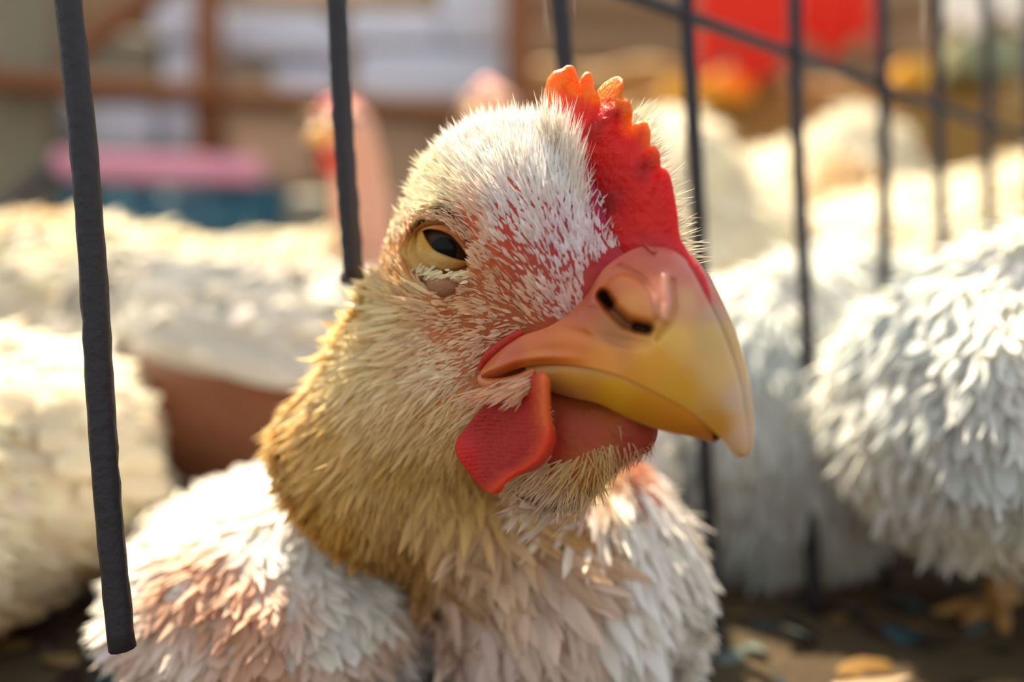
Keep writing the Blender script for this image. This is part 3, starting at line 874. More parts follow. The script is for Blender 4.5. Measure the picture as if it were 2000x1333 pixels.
tuft('mouth_bristles', [(1035, 745, 12.8), (1015, 752, 13.0), (995, 758, 13.2), (972, 762, 13.2), (950, 764, 13.0), (1030, 760, 12.8)],
     [(-.8, .5), (-.85, .5), (-.9, .45), (-.9, .4), (-.9, .4), (-.7, .6)], 4.2, 0.42, (232, 184, 146), 190, (9, 5, 0.25), 0.12)
tuft('lashes', [(828, 522, 14.6), (845, 531, 14.9), (862, 536, 15.0), (880, 538, 15.0), (897, 537, 14.7), (912, 535, 14.2)],
     [(-.7, .7), (-.8, .6), (-.9, .4), (-.9, .35), (-.9, .3), (-.9, .2)], 1.5, 0.5, (244, 224, 184), 150, (9, 4, 0.2), 0.15)
tuft('brow_bristles', [(830, 420, 14.8), (850, 422, 15.0), (870, 428, 15.0), (888, 438, 14.9), (903, 452, 14.6), (916, 468, 14.2)],
     [(-.8, -.1), (-.8, -.3), (-.8, -.4), (-.7, -.6), (-.6, -.7), (-.5, -.8)], 1.6, 0.34, (240, 206, 176), 130, (7, 4, 0.2), 0.15)
tuft('comb_side_hairs', [(1062, 262, 6.5), (1078, 268, 6.0), (1092, 280, 5.6), (1104, 300, 5.4), (1112, 330, 5.4), (1116, 360, 5.6), (1126, 390, 5.6)],
     [(.0, -1), (.12, -1), (.2, -1), (.28, -1), (.3, -1), (.15, -1), (.1, -1)], 5.6, 0.26, (250, 240, 228), 420, (9, 12, 0.5), 0.10, prof='hair')
# stiff hairs standing out on the far side of the comb
n = 520
k = rng.random(n)
hx = np.interp(k, [0, .35, .7, 1], [1215, 1240, 1268, 1300]) + rng.normal(0, 8, n); hy = np.interp(k, [0, .35, .7, 1], [250, 350, 450, 540]) + rng.normal(0, 14, n)
p = PR(hx, hy, -rng.uniform(3.0, 6.5, n))
T = np.stack([0.8 + 0 * k, 0.1 + 0 * k, 0.75 - 0.8 * k], -1) + rng.normal(0, 0.22, (n, 3))
N = np.tile([0.1, -1, 0.1], (n, 1)) + rng.normal(0, 0.3, (n, 3))
cc = np.tile(lin((236, 226, 200)), (n, 1)) * rng.uniform(0.8, 1.1, n)[:, None]
v, f, c = blades(p, T, N, rng.uniform(4, 8.2, n), rng.uniform(0.25, 0.6, n), cc, np.clip(cc * 1.1, 0, .95), 4, curl=rng.normal(0, .12, n), prof='hair')
link('far_side_hairs', v, f, M['feather'], hen, c, kind='stuff')
# ------------------------------------------------------------------ cage front
def bar_xy(i):
    return np.array([-69.6 + 36.5 * i, 124.5 + 27.0 * i])
cage = empty('wire_cage', np.array([*bar_xy(4), -80.0]), 'dark wire cage front of thin upright rods and one long cross rod', 'cage')
def rod(path, r, name='cage_wire', parent=cage, mat=None, label=None):
    path = np.asarray(path, float)
    v, f = tube(path, r, 10)
    v = v + 0.12 * r * np.stack([vnoise(v, 0.9, 1), vnoise(v, 0.8, 2), 0 * v[:, 0]], -1)
    return link(name, v, f, mat or M['wire'], parent, label=label)
# each rod: picture x at the top edge and at a lower height, and how far down it reaches
rods = [(0, 132, 245, 1300, 1268), (1, 660, 686, 480, 548), (2, 1090, 1100, 130, 566), (3, 1343, 1392, 1200, None), (4, 1550, 1577, 750, None),
        (5, 1722, 1730, 610, None), (6, 1830, 1840, 560, None), (7, 1926, 1932, 450, None), (8, 2010, 2016, 450, None), (9, 2085, 2090, 450, None)]
for i, x0, x1, y1, yend in rods:
    x, y = bar_xy(i)
    zt = 190.0 if i > 2 else 120.0
    sl_ = (x1 - x0) / y1
    fx = lambda py: x0 + sl_ * py
    zb = -80.0 if yend is None else V(0, yend, y)[2]
    zz = np.linspace(zt, zb, 60)
    py = 666.5 - zz / y * FPX
    X = (fx(py) - 1000) / FPX * y
    pth = np.stack([X, y + 0 * zz, zz], -1)
    pth[:, 0] += 0.35 * np.sin(zz / 17 + i * 2); pth[:, 1] += 0.3 * np.sin(zz / 23 + i)
    rad = 2.0 if i else 2.0
    rod(pth, rad)
a, b = bar_xy(1.7), bar_xy(10.0)
tt = np.linspace(0, 1, 50)[:, None]
p = np.concatenate([a, [84.0]]) * (1 - tt) + np.concatenate([b, [84.0]]) * tt
p[:, 1] -= 3.6
rod(p, 1.7)
p = np.concatenate([bar_xy(1.02), [12.0]]) * (1 - tt) + np.concatenate([bar_xy(2.05), [12.0]]) * tt
rod(p, 1.2)

# ------------------------------------------------------------------ the other hens
def hen_shape(pose):
    gx = np.arange(-150, 150, 3.2, np.float32); gy = np.arange(-84, 84, 3.2, np.float32); gz = np.arange(-2, 250, 3.2, np.float32)
    P = np.meshgrid(gx, gy, gz, indexing='ij')
    f = ell(P, (0, 0, 60), (86, 60, 58))
    f = smin(f, ell(P, (52, 0, 52), (50, 50, 52)), 26)
    f = smin(f, cone(P, np.array([-60., 0, 72]), np.array([-118., 0, 98]), 32, 9), 26)
    head = None
    if pose == 'sit':
        nb, nm, hd = (62, 0, 84), (92, 0, 104), (108, 0, 128)
        rads = (30, 17, 14)
    elif pose == 'up':
        nb, nm, hd = (66, 0, 84), (82, 0, 150), (92, 0, 196)
        rads = (27, 14, 13)
    else:
        nb, nm, hd = (60, 0, 84), (60, 8, 104), (36, 18, 100)
        rads = (30, 19, 15)
    nb, nm, hd = (np.array(q, float) for q in (nb, nm, hd))
    f = smin(f, cone(P, nb, nm, rads[0], rads[1]), 20)
    f = smin(f, cone(P, nm, hd, rads[1], rads[2]), 12)
    f = smin(f, ell(P, hd + np.array([5, 0, 3.]), (19, 13.5, 15)), 8)
    st = np.stack(P, -1)
    f = f + 4.2 * vnoise(st, 0.06, 3) + 1.8 * vnoise(st, 0.15, 6)
    f = np.maximum(f, -P[2])
    v, q = nets(gx.astype(float), gy.astype(float), gz.astype(float), f.astype(float))
    return v, q, nb, nm, hd

def hen_meshes(pose, skin, white, tint, bare=0.0, bz=0.0):
    v, q, nb, nm, hd = hen_shape(pose)
    N = vert_normals(v, q)
    z = v[:, 2]
    neckd = np.linalg.norm(v - nm, axis=1)
    pink = np.clip(sstep(34 + bz, 8 + bz * 0.9, z) + bare * sstep(60, 30, neckd) + bare * sstep(40, 20, np.linalg.norm(v - hd, axis=1)), 0, 1)[:, None]
    pink = np.clip(pink + 0.35 * sstep(0.2, 0.7, vnoise(v, 0.045, 8))[:, None] * sstep(90, 60, z)[:, None], 0, 1)
    col = lin(white) * (1 - pink) + lin(skin) * pink
    out = {'body': (v, q, col)}
    # overlapping feathers of trunk and neck
    n = 3400
    def wf_(c, nn):
        b = np.ones(len(c)) * sstep(14 + bz, 40 + bz, c[:, 2] + 12 * vnoise(c, 0.06, 4))
        if bare: b *= 1 - 0.97 * sstep(70, 50, np.linalg.norm(c - nm, axis=1)) * (bare > 0)
        b *= 1 - sstep(30, 18, np.linalg.norm(c - hd, axis=1))
        return b + 1e-9
    p, i = tri_sample(v, q, n, wf_)
    Nn = N[q[i]].mean(1); Nn /= np.linalg.norm(Nn, axis=1)[:, None]
    T = np.tile([-1.0, 0, -0.25], (n, 1)); T[:, 2] -= 1.9 * sstep(10, 75, p[:, 0])
    T = T - Nn * np.sum(T * Nn, 1)[:, None]; T /= np.linalg.norm(T, axis=1)[:, None]
    T = T + Nn * np.abs(rng.normal(0.07, 0.06, n))[:, None] + rng.normal(0, 0.15, (n, 3))
    sz = 0.55 + 0.45 * sstep(60, 20, p[:, 0])
    c0 = np.tile(lin(white), (n, 1)) * rng.uniform(0.86, 1.06, n)[:, None] * (1 + 0.06 * rng.normal(0, 1, (n, 3)) * np.array([.2, .3, .8]))
    tint_patch = sstep(0.0, 0.5, vnoise(p, 0.04, 9))[:, None] * 0.8  # random tint patches; golden and bluish ones paint shading into the coat
    c0 = c0 * (1 - tint_patch) + lin(tint) * tint_patch
    out['plumage'] = blades(p, T, Nn, 17 * sz * rng.uniform(.7, 1.3, n), 9 * sz * rng.uniform(.7, 1.2, n), np.clip(c0 * .9, 0, .92), np.clip(c0 * 1.05, 0, .94), 4,
                            curl=rng.normal(-0.03, .06, n), prof='round', cup=0.25)
    n = 9000                                     # the fine loose barbs that soften the coat
    p, i = tri_sample(v, q, n, wf_)
    Nn = N[q[i]].mean(1); Nn /= np.linalg.norm(Nn, axis=1)[:, None]
    T = np.tile([-1.0, 0, -0.25], (n, 1)); T[:, 2] -= 1.9 * sstep(10, 75, p[:, 0])
    T = T - Nn * np.sum(T * Nn, 1)[:, None]; T /= np.linalg.norm(T, axis=1)[:, None]
    T = T + Nn * np.abs(rng.normal(0.12, 0.08, n))[:, None] + rng.normal(0, 0.2, (n, 3))
    c0 = np.tile(lin(white), (n, 1)) * rng.uniform(0.9, 1.05, n)[:, None]
    patch_ = sstep(0.0, 0.5, vnoise(p, 0.04, 9))[:, None] * 0.8  # same painted shading patches on the barbs
    c0 = np.clip(c0 * (1 - patch_) + lin(tint) * patch_, 0, .93)
    out['down'] = blades(p, T, Nn + rng.normal(0, .3, (n, 3)), 12 * rng.uniform(.6, 1.3, n), 2.4 * rng.uniform(.6, 1.3, n), c0, c0, 3, curl=rng.normal(0, .1, n), prof='leaf')
    # wings: a shell of long overlapping quills each side
    for s, nmn in ((1, 'wing'), (-1, 'wing')):
        rows = []
        for r_, (zr, xr, LL, k) in enumerate([(92, 34, 26, 14), (82, 28, 30, 14), (72, 20, 36, 13), (62, 8, 44, 11)]):
            for j in range(k):
                u = j / (k - 1)
                x = xr - u * (50 + 12 * r_); zq = zr + (24 if bz > 50 else 0) - 4 * u + rng.normal(0, 1.5)
                yy = s * (60 * math.sqrt(max(0.03, 1 - (x / 92) ** 2)) * math.sqrt(max(0.05, 1 - ((zq - 62) / 62) ** 2)) + 5 - r_ * 0.4 + rng.normal(0, 1.0))
                rows.append((x, yy, zq, LL))
        A = np.array(rows); P_ = A[:, :3]
        n2 = len(A)
        T = np.tile([-1.0, 0, -0.18], (n2, 1)); T[:, 1] = s * 0.75 * (P_[:, 0] - 10) / 92; T += rng.normal(0, 0.06, (n2, 3))
        Nn = np.tile([0, s, 0.25], (n2, 1))
        c0 = np.tile(lin(white), (n2, 1)) * rng.uniform(0.85, 1.08, n2)[:, None]
        out[nmn + str(s)] = blades(P_, T, Nn, A[:, 3] * rng.uniform(.9, 1.1, n2), 11 * rng.uniform(.85, 1.1, n2), np.clip(c0 * .9, 0, .92), np.clip(c0, 0, .94), 5,
                                   curl=rng.normal(0, .06, n2), prof='round', cup=0.3)
    n3 = 14
    P_ = np.stack([-108 + 0 * np.arange(n3), np.linspace(-9, 9, n3), 92 + rng.normal(0, 3, n3)], -1)
    T = np.stack([-1 + 0 * np.arange(n3), np.linspace(-.4, .4, n3), 0.35 + rng.normal(0, .12, n3)], -1)
    c0 = np.tile(lin(white), (n3, 1)) * rng.uniform(0.85, 1.05, n3)[:, None]
    out['tail'] = blades(P_, T, np.tile([0.2, 0, 1.], (n3, 1)), rng.uniform(34, 48, n3), rng.uniform(12, 16, n3), c0, c0, 5, curl=0.08, prof='round', cup=0.2)
    if pose == 'tuck': return out          # its head is under the wing
    # head parts
    h = hd + np.array([5, 0, 3.])
    fw = np.array([1., 0, -0.25]) if pose != 'tuck' else np.array([.5, .5, -.6]); fw /= np.linalg.norm(fw)
    sd = np.cross([0, 0, 1.], fw); sd /= np.linalg.norm(sd); up = np.cross(fw, sd)
    loc = lambda a, b, c: h + fw * a + sd * b + up * c
    ns, ms = 12, 14
    s_ = np.linspace(0, 1, ns); th = np.linspace(0, 2 * math.pi, ms, endpoint=False)
    bk = np.array([[loc(15 + 17 * s, (5.5 * (1 - s ** 1.5) + .15) * math.cos(t), -1 - 4 * s ** 2.2 + (5.0 * (1 - s ** 1.6) + .15) * math.sin(t)) for t in th] for s in s_]).reshape(-1, 3)
    out['beak'] = (bk, grid_faces(ns, ms, True), np.tile(lin((218, 160, 60)), (len(bk), 1)))
    pl = [(-12, 10), (-15, 22), (-11, 29), (-8, 22), (-4, 33), (0, 24), (4, 33), (8, 22), (12, 28), (15, 16), (18, 6), (6, 6)]
    cvs = []; 
    for off in (-1.6, 1.6):
        cvs += [loc(a, off * .6, 8 + (b - 8) * .4) for a, b in pl]
    k = len(pl)
    ctr = [loc(2, -1.4, 11), loc(2, 1.4, 11)]
    fcs = [(i, (i + 1) % k, 2 * k) for i in range(k)] + [((i + 1) % k + k, i + k, 2 * k + 1) for i in range(k)] + [(i, i + k, (i + 1) % k + k) for i in range(k)] + [(i, (i + 1) % k + k, (i + 1) % k) for i in range(k)]
    out['comb'] = (np.array(cvs + ctr), np.array(fcs), np.tile(lin((206, 44, 44)), (2 * k + 2, 1)))
    for s in (1, -1):
        c = loc(4, s * 12.2, 3)
        lat = np.linspace(0, math.pi, 8); lo = np.linspace(0, 2 * math.pi, 12, endpoint=False)
        ev = np.array([[c + 3.6 * np.array([math.sin(a) * math.cos(b), math.sin(a) * math.sin(b), math.cos(a)]) for b in lo] for a in lat]).reshape(-1, 3)
        out['eye' + str(s)] = (ev, grid_faces(8, 12, True), np.tile((0.01, 0.01, 0.01), (len(ev), 1)))
        wl = np.array([[loc(13 + 5 * math.sin(a) * math.cos(b), s * (5 + 1.4 * math.sin(a) * math.sin(b)), -14 + 9 * math.cos(a)) for b in lo] for a in lat]).reshape(-1, 3)
        out['wattle' + str(s)] = (wl, grid_faces(8, 12, True), np.tile(lin((200, 52, 50)), (len(wl), 1)))
    return out

M['skin2'] = material('hen_skin', rough=0.75, attr=True, sss=0.15, scale=0.003, bump=(160, 0.8, 0.003), noise=dict(scale=38, c0=(0.35, 0.28, 0.25), c1=(1, 1, 1), amt=0.75))
M['horn2'] = material('hen_horn', rough=0.4, attr=True)
M['comb2'] = material('hen_comb', rough=0.5, attr=True, sss=0.4, sssr=(1, .2, .1), scale=0.004)
cache = {}
def get_hen(pose, kind):
    key = (pose, kind)
    if key not in cache:
        skin, white, tint, bare, bz = dict(
            cream=((196, 104, 84), (246, 236, 212), (232, 190, 120), 0.0, 0.0),
            cool=((176, 96, 92), (236, 236, 228), (198, 206, 206), 0.0, -30.0),
            grey=((140, 84, 50), (226, 222, 212), (196, 164, 130), 0.0, 68.0),  # bare belly skin, browned to carry the wing's shade in its colour
            blush=((206, 120, 88), (240, 236, 228), (214, 158, 120), 0.0, -10.0),
            pink=((244, 184, 160), (250, 236, 214), (240, 206, 170), 1.0, 0.0))[kind]
        d = {}
        for k, (v, f, c) in hen_meshes(pose, skin, white, tint, bare, bz).items():
            me = to_mesh(k, np.asarray(v) / 1000.0, f, c)
            nm = k.rstrip('-1')
            me.materials.append(M['feather'] if nm in ('plumage', 'wing', 'tail', 'down') else M['horn2'] if nm in ('beak', 'eye') else M['comb2'] if nm in ('comb', 'wattle') else M['skin2'])
            d[k] = me
        cache[key] = d
    return cache[key]

def place_hen(px, py_, d, yaw, scale, pose, kind, label, sz=1.0, z=-80.0, tilt=0.0, lift=0.0):
    """the hen's middle stands d mm away below picture column px; yaw turns it, 0 = looking to the right"""
    p = V(px, 0, d); p[2] = z
    root = empty('hen', p, label, 'hen', 'white hens crowded around the cage front')
    root.rotation_euler = (0, math.radians(tilt), math.radians(yaw))
    root.scale = (scale, scale, scale * sz)
    for k, me in get_hen(pose, kind).items():
        nm = k.rstrip('-1')
        o = bpy.data.objects.new(nm, me)
        C.objects.link(o); o.parent = root
        o.location.z = lift / 1000.0
        if nm in ('plumage', 'down'): o['kind'] = 'stuff'
        if nm == 'body' and kind == 'pink': o['label'] = 'body with bare pink neck'
    if lift:
        for s in (1, -1):
            hip = np.array([6., s * 22, lift + 14]); foot = np.array([14., s * 24, 3.])
            pts = np.array([hip, hip * .5 + foot * .5 + [-4, 0, 0], foot + [-2, 0, 4], foot])
            vv, ff = tube(catmull(pts, 12), [9, 8, 7, 6, 5, 4.5, 4.5, 4.2, 4, 4, 4, 3.6], 8)
            ff = list(ff)
            for a in (-0.5, 0.0, 0.5, 3.14):
                tv, tf = tube(np.array([foot, foot + np.array([math.cos(a), math.sin(a), 0]) * 12, foot + np.array([math.cos(a) * 22, math.sin(a) * 22, -2.0])]), [3.4, 3, 1.4], 6)
                ff += [tuple(i + len(vv) for i in q) for q in tf]; vv = np.concatenate([vv, tv])
            me = to_mesh('leg', vv / 1000.0, ff, np.tile(lin((206, 156, 92)), (len(vv), 1))); me.materials.append(M['horn2'])
            o = bpy.data.objects.new('leg', me); C.objects.link(o); o.parent = root
    return root

def hen_at(x, y, yaw, s, pose, kind, label, sz=1.0, tilt=0.0, lift=0.0):
    return place_hen(1000 + FPX * x / y, 0, y, yaw, s, pose, kind, label, sz, tilt=tilt, lift=lift)
hen_at(166, 226, 216.5, 0.9, 'tuck', 'cool', 'large white hen at the right edge standing in front of the rods', 0.74, lift=36)
hen_at(92, 318, 265, 0.86, 'tuck', 'cool', 'bluish white hen directly behind the big yellow beak')
hen_at(125, 575, 245, 1.5, 'tuck', 'cream', 'sunlit cream hen far behind the big red comb', 1.16)
hen_at(275, 520, 290, 1.45, 'tuck', 'cream', 'sunlit cream hen behind the thin rods at the upper right', 1.05)
hen_at(-150, 210, 260, 0.70, 'tuck', 'cream', 'white hen behind the thick rod at the lower left')
hen_at(-250, 430, 165, 1.22, 'tuck', 'cream', 'cream hen at the left edge below the pink plank')
hen_at(-98, 312, 160, 0.92, 'tuck', 'grey', 'greyish hen with bare underside painted in brown wing shade beside the big neck')
hen_at(-54, 214, 276, 0.68, 'tuck', 'blush', 'low white hen at the bottom below the ruff of the big hen', 0.56)
hen_at(250, 730, 280, 1.55, 'tuck', 'cream', 'farthest sunlit cream hen seen right of the fifth rod below the straw', 1.36)
hen_at(196, 405, 215, 1.0, 'tuck', 'cool', 'pale hen in the second row just above the back of the standing hen')
hen_at(-38, 474, 240, 0.93, 'up', 'pink', 'pale hen with raised bare pink neck behind the second rod')
hen_at(25, 675, 250, 1.22, 'up', 'pink', 'pale hen whose head shows just above the crown of the big hen')

# ------------------------------------------------------------------ floor and stall behind
def box(x0, x1, y0, y1, z0, z1, bev=0.0):
    v = np.array([(x, y, z) for x in (x0, x1) for y in (y0, y1) for z in (z0, z1)], float)
    f = [(0, 1, 3, 2), (4, 6, 7, 5), (0, 4, 5, 1), (2, 3, 7, 6), (0, 2, 6, 4), (1, 5, 7, 3)]
    return v, f
def pbox(px0, px1, py0, py1, d, th, tilt=0.0):
    """a board whose front shows between the two picture corners when it stands d mm away; tilt = drop per mm"""
    a = V(px0, py1, d); b = V(px1, py0, d)
    v, f = box(a[0], b[0], d, d + th, a[2], b[2])
    v[:, 2] -= tilt * (v[:, 0] - (a[0] + b[0]) / 2)
    return v, f
M['floor'] = material('floor_litter', color=(.1, .08, .05), rough=0.9, bump=(60, 0.8, 0.004),
                      noise=dict(scale=22, c0=lin((36, 28, 22)), c1=lin((104, 84, 54)), lo=0.3, hi=0.7))
v, f = box(-4000, 4000, -600, 4000, -100, -80)
link('floor', v, f, M['floor'], smooth=False, kind='structure')
n = 1500                                       # chaff, droppings and small feathers trodden into the floor
P_ = np.stack([rng.uniform(-200, 420, n), rng.uniform(120, 700, n), np.full(n, -79.3)], -1)
T = np.stack([rng.normal(0, 1, n), rng.normal(0, 1, n), rng.normal(0.1, 0.12, n)], -1)
pal = lin(np.array([(122, 92, 50), (60, 46, 34), (40, 68, 76), (92, 104, 98), (136, 108, 66), (40, 26, 26)]))
c0 = pal[rng.integers(0, 6, n)]
v, f, c = blades(P_, T, np.tile([0, 0, 1.], (n, 1)) + rng.normal(0, .25, (n, 3)), rng.uniform(6, 20, n), rng.uniform(2, 9, n), c0, c0 * 1.1, 4, curl=rng.normal(0, .15, n), prof='leaf', cup=0.5)
link('floor_litter', v, f, M['horn2'], None, c, label='brown and grey green litter of chaff and droppings on the floor', kind='stuff', cat='litter')
def mat1(name, c0, c1, scale=12, stretch=(1, 1, 1), rough=0.75, lo=0.3, hi=0.7, transl=0.0):
    return material(name, color=lin(c0), rough=rough, noise=dict(scale=scale, c0=lin(c0), c1=lin(c1), stretch=stretch, lo=lo, hi=hi), transl=transl)
M['plank'] = mat1('brown_plank', (92, 66, 44), (176, 142, 106), 5, (1, 1, 14))
M['timber'] = mat1('dark_timber', (96, 56, 30), (150, 98, 58), 6, (1, 1, 10))
M['pale'] = mat1('pale_sheet', (160, 172, 196), (224, 228, 238), 9, (1, 1, 3))
M['tan'] = mat1('tan_board', (150, 122, 98), (190, 158, 128), 8)
M['olive'] = mat1('olive_sack', (96, 92, 76), (140, 132, 112), 8)
M['pinkp'] = mat1('pink_paint', (212, 140, 160), (236, 160, 186), 6)
M['teal'] = mat1('teal_plastic', (20, 88, 116), (66, 120, 136), 5, (1, 1, 1), 0.5)
M['red'] = mat1('red_cloth', (214, 10, 20), (255, 70, 24), 6, (1, 1, 1), 0.8)
M['yellow'] = mat1('yellow_bag', (222, 150, 24), (246, 190, 60), 8)
M['straw'] = mat1('straw', (92, 62, 26), (196, 150, 72), 14, (1, 1, 6))
M['white'] = mat1('white_sheet', (240, 238, 232), (255, 252, 246), 8)
M['green'] = mat1('green_grey_bag', (112, 116, 84), (164, 168, 132), 8)

# plank wall closing the stall: every board a part
D0 = 2300.0
wall = bpy.data.objects.new('wall_back', None); C.objects.link(wall); wall.location = W(np.array([0, D0, -80.])); wall['kind'] = 'structure'
wr = random.Random(3)
z = -80.0
while z < 1300:
    h = wr.uniform(95, 150)
    x = -3200.0 - wr.uniform(0, 300)
    while x < 3300:
        L_ = wr.uniform(900, 1500)
        v, f = box(x + 5, x + L_ - 5, D0 + wr.uniform(0, 18), D0 + 40, z + 4, z + h - 4)
        link('plank', v, f, M['plank'], wall, smooth=False)
        x += L_
    z += h

def rough_box(v0, v1, n=6, amp=6.0, seed=1, soft=0.2):
    """a soft-edged, slightly slumped block between two corners"""
    a = np.linspace(-1, 1, n * 2)
    out, fc = [], []
    base = 0
    c = (np.array(v0) + v1) / 2; hsz = np.abs(np.array(v1, float) - v0) / 2
    for ax_ in range(3):
        for s in (-1, 1):
            u, w_ = np.meshgrid(a, a, indexing='ij')
            p = np.zeros(u.shape + (3,)); p[..., ax_] = s; p[..., (ax_ + 1) % 3] = u; p[..., (ax_ + 2) % 3] = w_
            q = p / (np.sum(np.abs(p) ** 7, -1, keepdims=True) ** (1 / 7.0))
            q = q * (1 + 0.0)
            p3 = c + q * hsz
            p3 = p3 + amp * np.stack([vnoise(p3, 0.02, seed), vnoise(p3, 0.021, seed + 1), vnoise(p3, 0.019, seed + 2)], -1)
            f = grid_faces(len(a), len(a)) + base
            out.append(p3.reshape(-1, 3)); fc.append(f if s > 0 else f[:, ::-1]); base += len(a) ** 2
    return np.concatenate(out), np.concatenate(fc)
def block(name, px0, px1, py0, py1, d, th, mat, label, cat, amp=5.0, seed=1, group=None):
    a = V(px0, py1, d); b = V(px1, py0, d)
    v, f = rough_box([a[0], d, a[2]], [b[0], d + th, b[2]], amp=amp, seed=seed)
    return link(name, v, f, M[mat], label=label, cat=cat, group=dict(cloth_bundle='pale bundles on the stall rack', yellow_bag='yellow bags behind the rods', tan_carton='tan cartons on the rack').get(name))

def beam(name, p0, p1, d0, d1, wpx, th, mat, label, cat):
    """a squared timber between two picture points"""
    a, b = V(*p0, d0), V(*p1, d1)
    hw = wpx / FPX * (d0 + d1) / 4
    n = 24; t = np.linspace(0, 1, n)[:, None]
    ctr = a * (1 - t) + b * t
    e = (b - a) / np.linalg.norm(b - a); up = np.cross(e, [0, 1., 0]); up /= np.linalg.norm(up)
    prof = [(-1, -.8), (-.8, -1), (.8, -1), (1, -.8), (1, .8), (.8, 1), (-.8, 1), (-1, .8)]
    v = np.array([[c + up * hw * q[0] + np.array([0, 1., 0]) * th / 2 * q[1] for q in prof] for c in ctr]).reshape(-1, 3)
    v = v + 2.0 * np.stack([0 * v[:, 0], vnoise(v, .03, 1), vnoise(v, .02, 2)], -1)
    f = [tuple(q) for q in grid_faces(n, 8, True)] + [tuple(range(8))[::-1], tuple((n - 1) * 8 + i for i in range(8))]
    return link(name, v, f, M[mat], label=label, cat=cat, smooth=False)

# rack of the stall on the left: rails, posts, things on the shelves
beam('timber_rail', (-220, 142), (1080, 232), 1500, 1500, 34, 60, 'timber', 'long dark brown timber rail running behind the hens at the upper left', 'rail')
beam('timber_post', (408, -160), (408, 700), 1580, 1580, 42, 60, 'timber', 'upright brown timber post between the pale sheets', 'post')
beam('timber_post', (1015, -260), (1015, 700), 1580, 1580, 60, 60, 'timber', 'upright brown timber post behind the crown of the big hen', 'post')
beam('timber_post', (55, -260), (55, 700), 1580, 1580, 120, 60, 'olive', 'broad olive brown post at the left edge', 'post')
beam('orange_pole', (130, 110), (330, -40), 1420, 1380, 40, 30, 'timber', 'slanting orange brown pole behind the thick rod', 'pole')
beam('pink_plank', (110, 322), (508, 334), 1350, 1350, 48, 20, 'pinkp', 'pink painted plank lying on the teal crate', 'plank')
beam('dark_stick', (-30, 450), (108, 330), 1250, 1300, 26, 14, 'wire', 'dark slanting stick at the left edge above the cream hen', 'stick')
def crate(px0, px1, py0, py1, d, th, label):
    a = V(px0, py1, d); b = V(px1, py0, d)
    root = empty('teal_crate', np.array([(a[0] + b[0]) / 2, d + th / 2, a[2]]), label, 'crate')
    def pb(nm, x0, x1, y0, y1, z0, z1, m='teal'):
        v, f = box(x0, x1, y0, y1, z0, z1); link(nm, v, f, M[m], root, smooth=False)
    H = b[2] - a[2]
    pb('base', a[0], b[0], d, d + th, a[2], a[2] + 6)
    pb('rim', a[0] - 5, b[0] + 5, d - 5, d, b[2] - 12, b[2])
    for k in range(3):
        z0 = a[2] + 12 + k * (H - 24) / 3
        pb('slat', a[0], b[0], d, d + 5, z0, z0 + (H - 24) / 3 - 3)
    pb('side_wall', a[0], a[0] + 5, d, d + th, a[2], b[2]); pb('side_wall', b[0] - 5, b[0], d, d + th, a[2], b[2])
    pb('back_wall', a[0], b[0], d + th - 5, d + th, a[2], b[2])
    for k in range(4):
        x0 = a[0] + (b[0] - a[0]) * (k + .5) / 4
        pb('rib', x0 - 5, x0 + 5, d - 7, d, a[2], b[2])
crate(120, 530, 358, 760, 1400, 260, 'teal plastic crate under the pink plank')
block('dark_sack', 548, 645, 372, 760, 1300, 200, 'olive', 'dark grey green sack right of the teal crate', 'sack', 10)
block('tan_carton', 436, 610, 232, 372, 1500, 180, 'tan', 'tan carton above the dark sack, right of the brown post', 'carton', 4)
block('tan_carton', 610, 860, 250, 520, 1560, 180, 'tan', 'dull tan carton behind the pale hen with the pink neck', 'carton', 4, 4)
for k, (a, b, c, d_, lb) in enumerate([(440, 640, 18, 104, 'large pale blue bundle at the top between the first two rods'), (314, 412, 96, 166, 'small bright pale bundle left of the brown post, on the rail'),
    (290, 420, -20, 76, 'greyish pale bundle at the top left of the post'), (528, 648, 128, 190, 'low pale bundle on the rail left of the second rod'),
    (676, 860, 20, 90, 'pale blue grey bundle at the top right of the second rod'), (690, 1000, 92, 190, 'wide striped pale bundle above the rail right of the second rod'),
    (10, 118, 182, 262, 'pale bundle under the rail at the left edge'), (164, 300, 200, 296, 'blue grey bundle under the rail right of the thick rod'),
    (316, 384, 208, 290, 'narrow grey white bundle under the rail beside the post'), (-20, 112, 272, 420, 'grey bundle at the left edge above the dark stick'),
    (860, 1000, -40, 84, 'dim pale bundle at the top before the brown post'), (120, 300, 60, 170, 'dusty pale bundle above the rail right of the thick rod')]):
    block('cloth_bundle', a, b, c, d_, 1640, 130, 'olive' if k in (11, 9) else 'pale', lb, 'bundle', 6, k + 2)
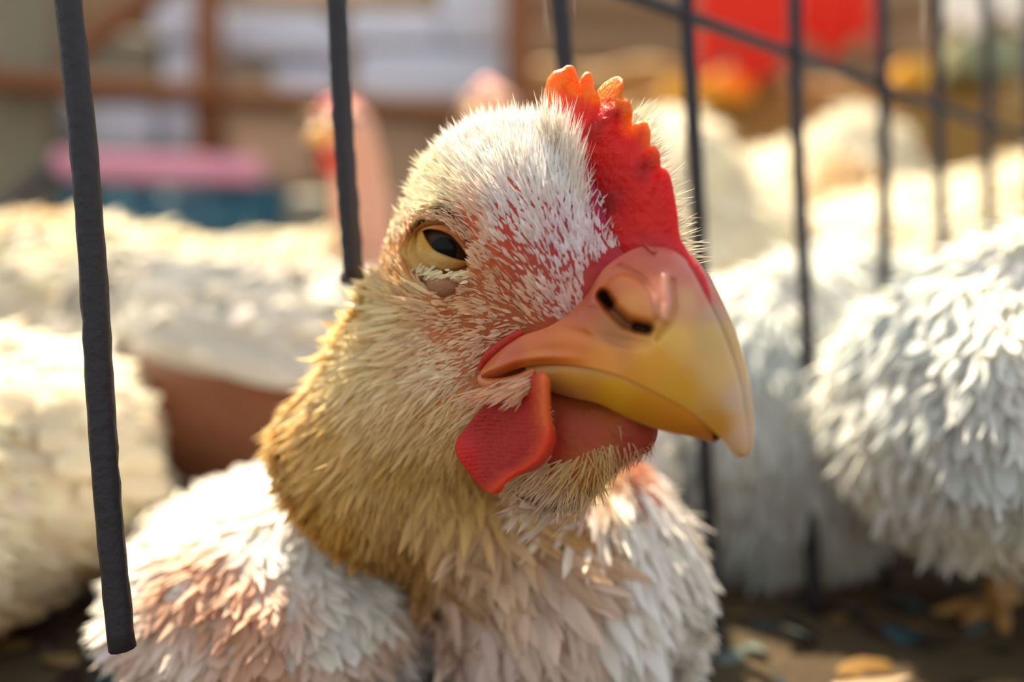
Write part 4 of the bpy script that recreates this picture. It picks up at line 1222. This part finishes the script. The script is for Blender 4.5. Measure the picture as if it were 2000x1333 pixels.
# right: straw heap, red cloth, bags, white sheet
v, f = rough_box([V(1180, 0, 1500)[0], 1500, -80], [V(2500, 0, 1500)[0], 1780, V(0, 150, 1500)[2]], n=14, amp=34, seed=5)
link('straw_heap', v, f, M['straw'], label='heap of brown straw behind the sunlit hens on the right', cat='straw')
v, f = rough_box([V(1010, 0, 1900)[0], 1880, -80], [V(1400, 0, 1900)[0], 2100, V(0, 120, 1900)[2]], n=10, amp=26, seed=9)
link('brushwood_heap', v, f, M['straw'], label='brown heap of brushwood behind the big comb', cat='heap')
def cloth(px0, px1, py0, py1, d, mat, name, label, cat, fold=18, skew=0.0, seed=1):
    n, m = 30, 44
    u, t = np.meshgrid(np.linspace(0, 1, n), np.linspace(0, 1, m), indexing='ij')
    a = V(px0, py0, d); b = V(px1, py1, d)
    x = a[0] + (b[0] - a[0]) * t + skew * u * 60; z = a[2] + (b[2] - a[2]) * u * (1 + 0.12 * np.sin(t * 9 + seed))
    y = d + fold * np.sin(t * 22 + 1.5 * u + seed) * (0.4 + 0.6 * u)
    front = np.stack([x, y, z], -1); back = front + [0, 4, 0]
    v = np.concatenate([front.reshape(-1, 3), back.reshape(-1, 3)])
    g = grid_faces(n, m)
    rim = []
    idx_ = np.arange(n * m).reshape(n, m)
    loop = list(idx_[0]) + list(idx_[1:, -1]) + list(idx_[-1, ::-1][1:]) + list(idx_[::-1, 0][1:-1])
    for p_, q_ in zip(loop, loop[1:] + loop[:1]): rim.append((p_, q_, q_ + n * m, p_ + n * m))
    return link(name, v, np.concatenate([g, g[:, ::-1] + n * m, np.array(rim)[:, ::-1]]), M[mat], label=label, cat=cat, group=dict(red_cloth='red cloths hanging at the top right', white_sheet='white sheets at the top right').get(name))
cloth(1362, 1545, -60, 138, 1400, 'red', 'red_cloth', 'bright red cloth hanging between the fourth and fifth rod', 'cloth', seed=2)
cloth(1556, 1712, -60, 92, 1440, 'red', 'red_cloth', 'bright red cloth hanging right of the fifth rod', 'cloth', seed=4)
block('yellow_bag', 1306, 1410, 150, 200, 1420, 90, 'yellow', 'yellow bag behind the fourth rod, nearest the comb', 'bag', 5, 3)
block('yellow_bag', 1400, 1480, 130, 196, 1440, 90, 'yellow', 'yellow bag below the first red cloth, right of the fourth rod', 'bag', 5, 6)
block('yellow_bag', 1772, 1826, 112, 164, 1440, 90, 'yellow', 'small yellow bag left of the seventh rod', 'bag', 5, 8)
block('beige_sack', 1478, 1548, 86, 152, 1430, 90, 'tan', 'beige sack between the two red cloths', 'sack', 5, 2)
block('green_bag', 1880, 2010, 60, 146, 1440, 110, 'green', 'grey green bag at the upper right edge', 'bag', 6, 4)
cloth(1828, 1924, -70, 54, 1700, 'white', 'white_sheet', 'sunlit white sheet hanging at the top right, left of the eighth rod', 'sheet', 8, seed=1)
cloth(1938, 2060, -70, 42, 1700, 'white', 'white_sheet', 'sunlit white sheet cut off by the top right corner', 'sheet', 8, seed=3)
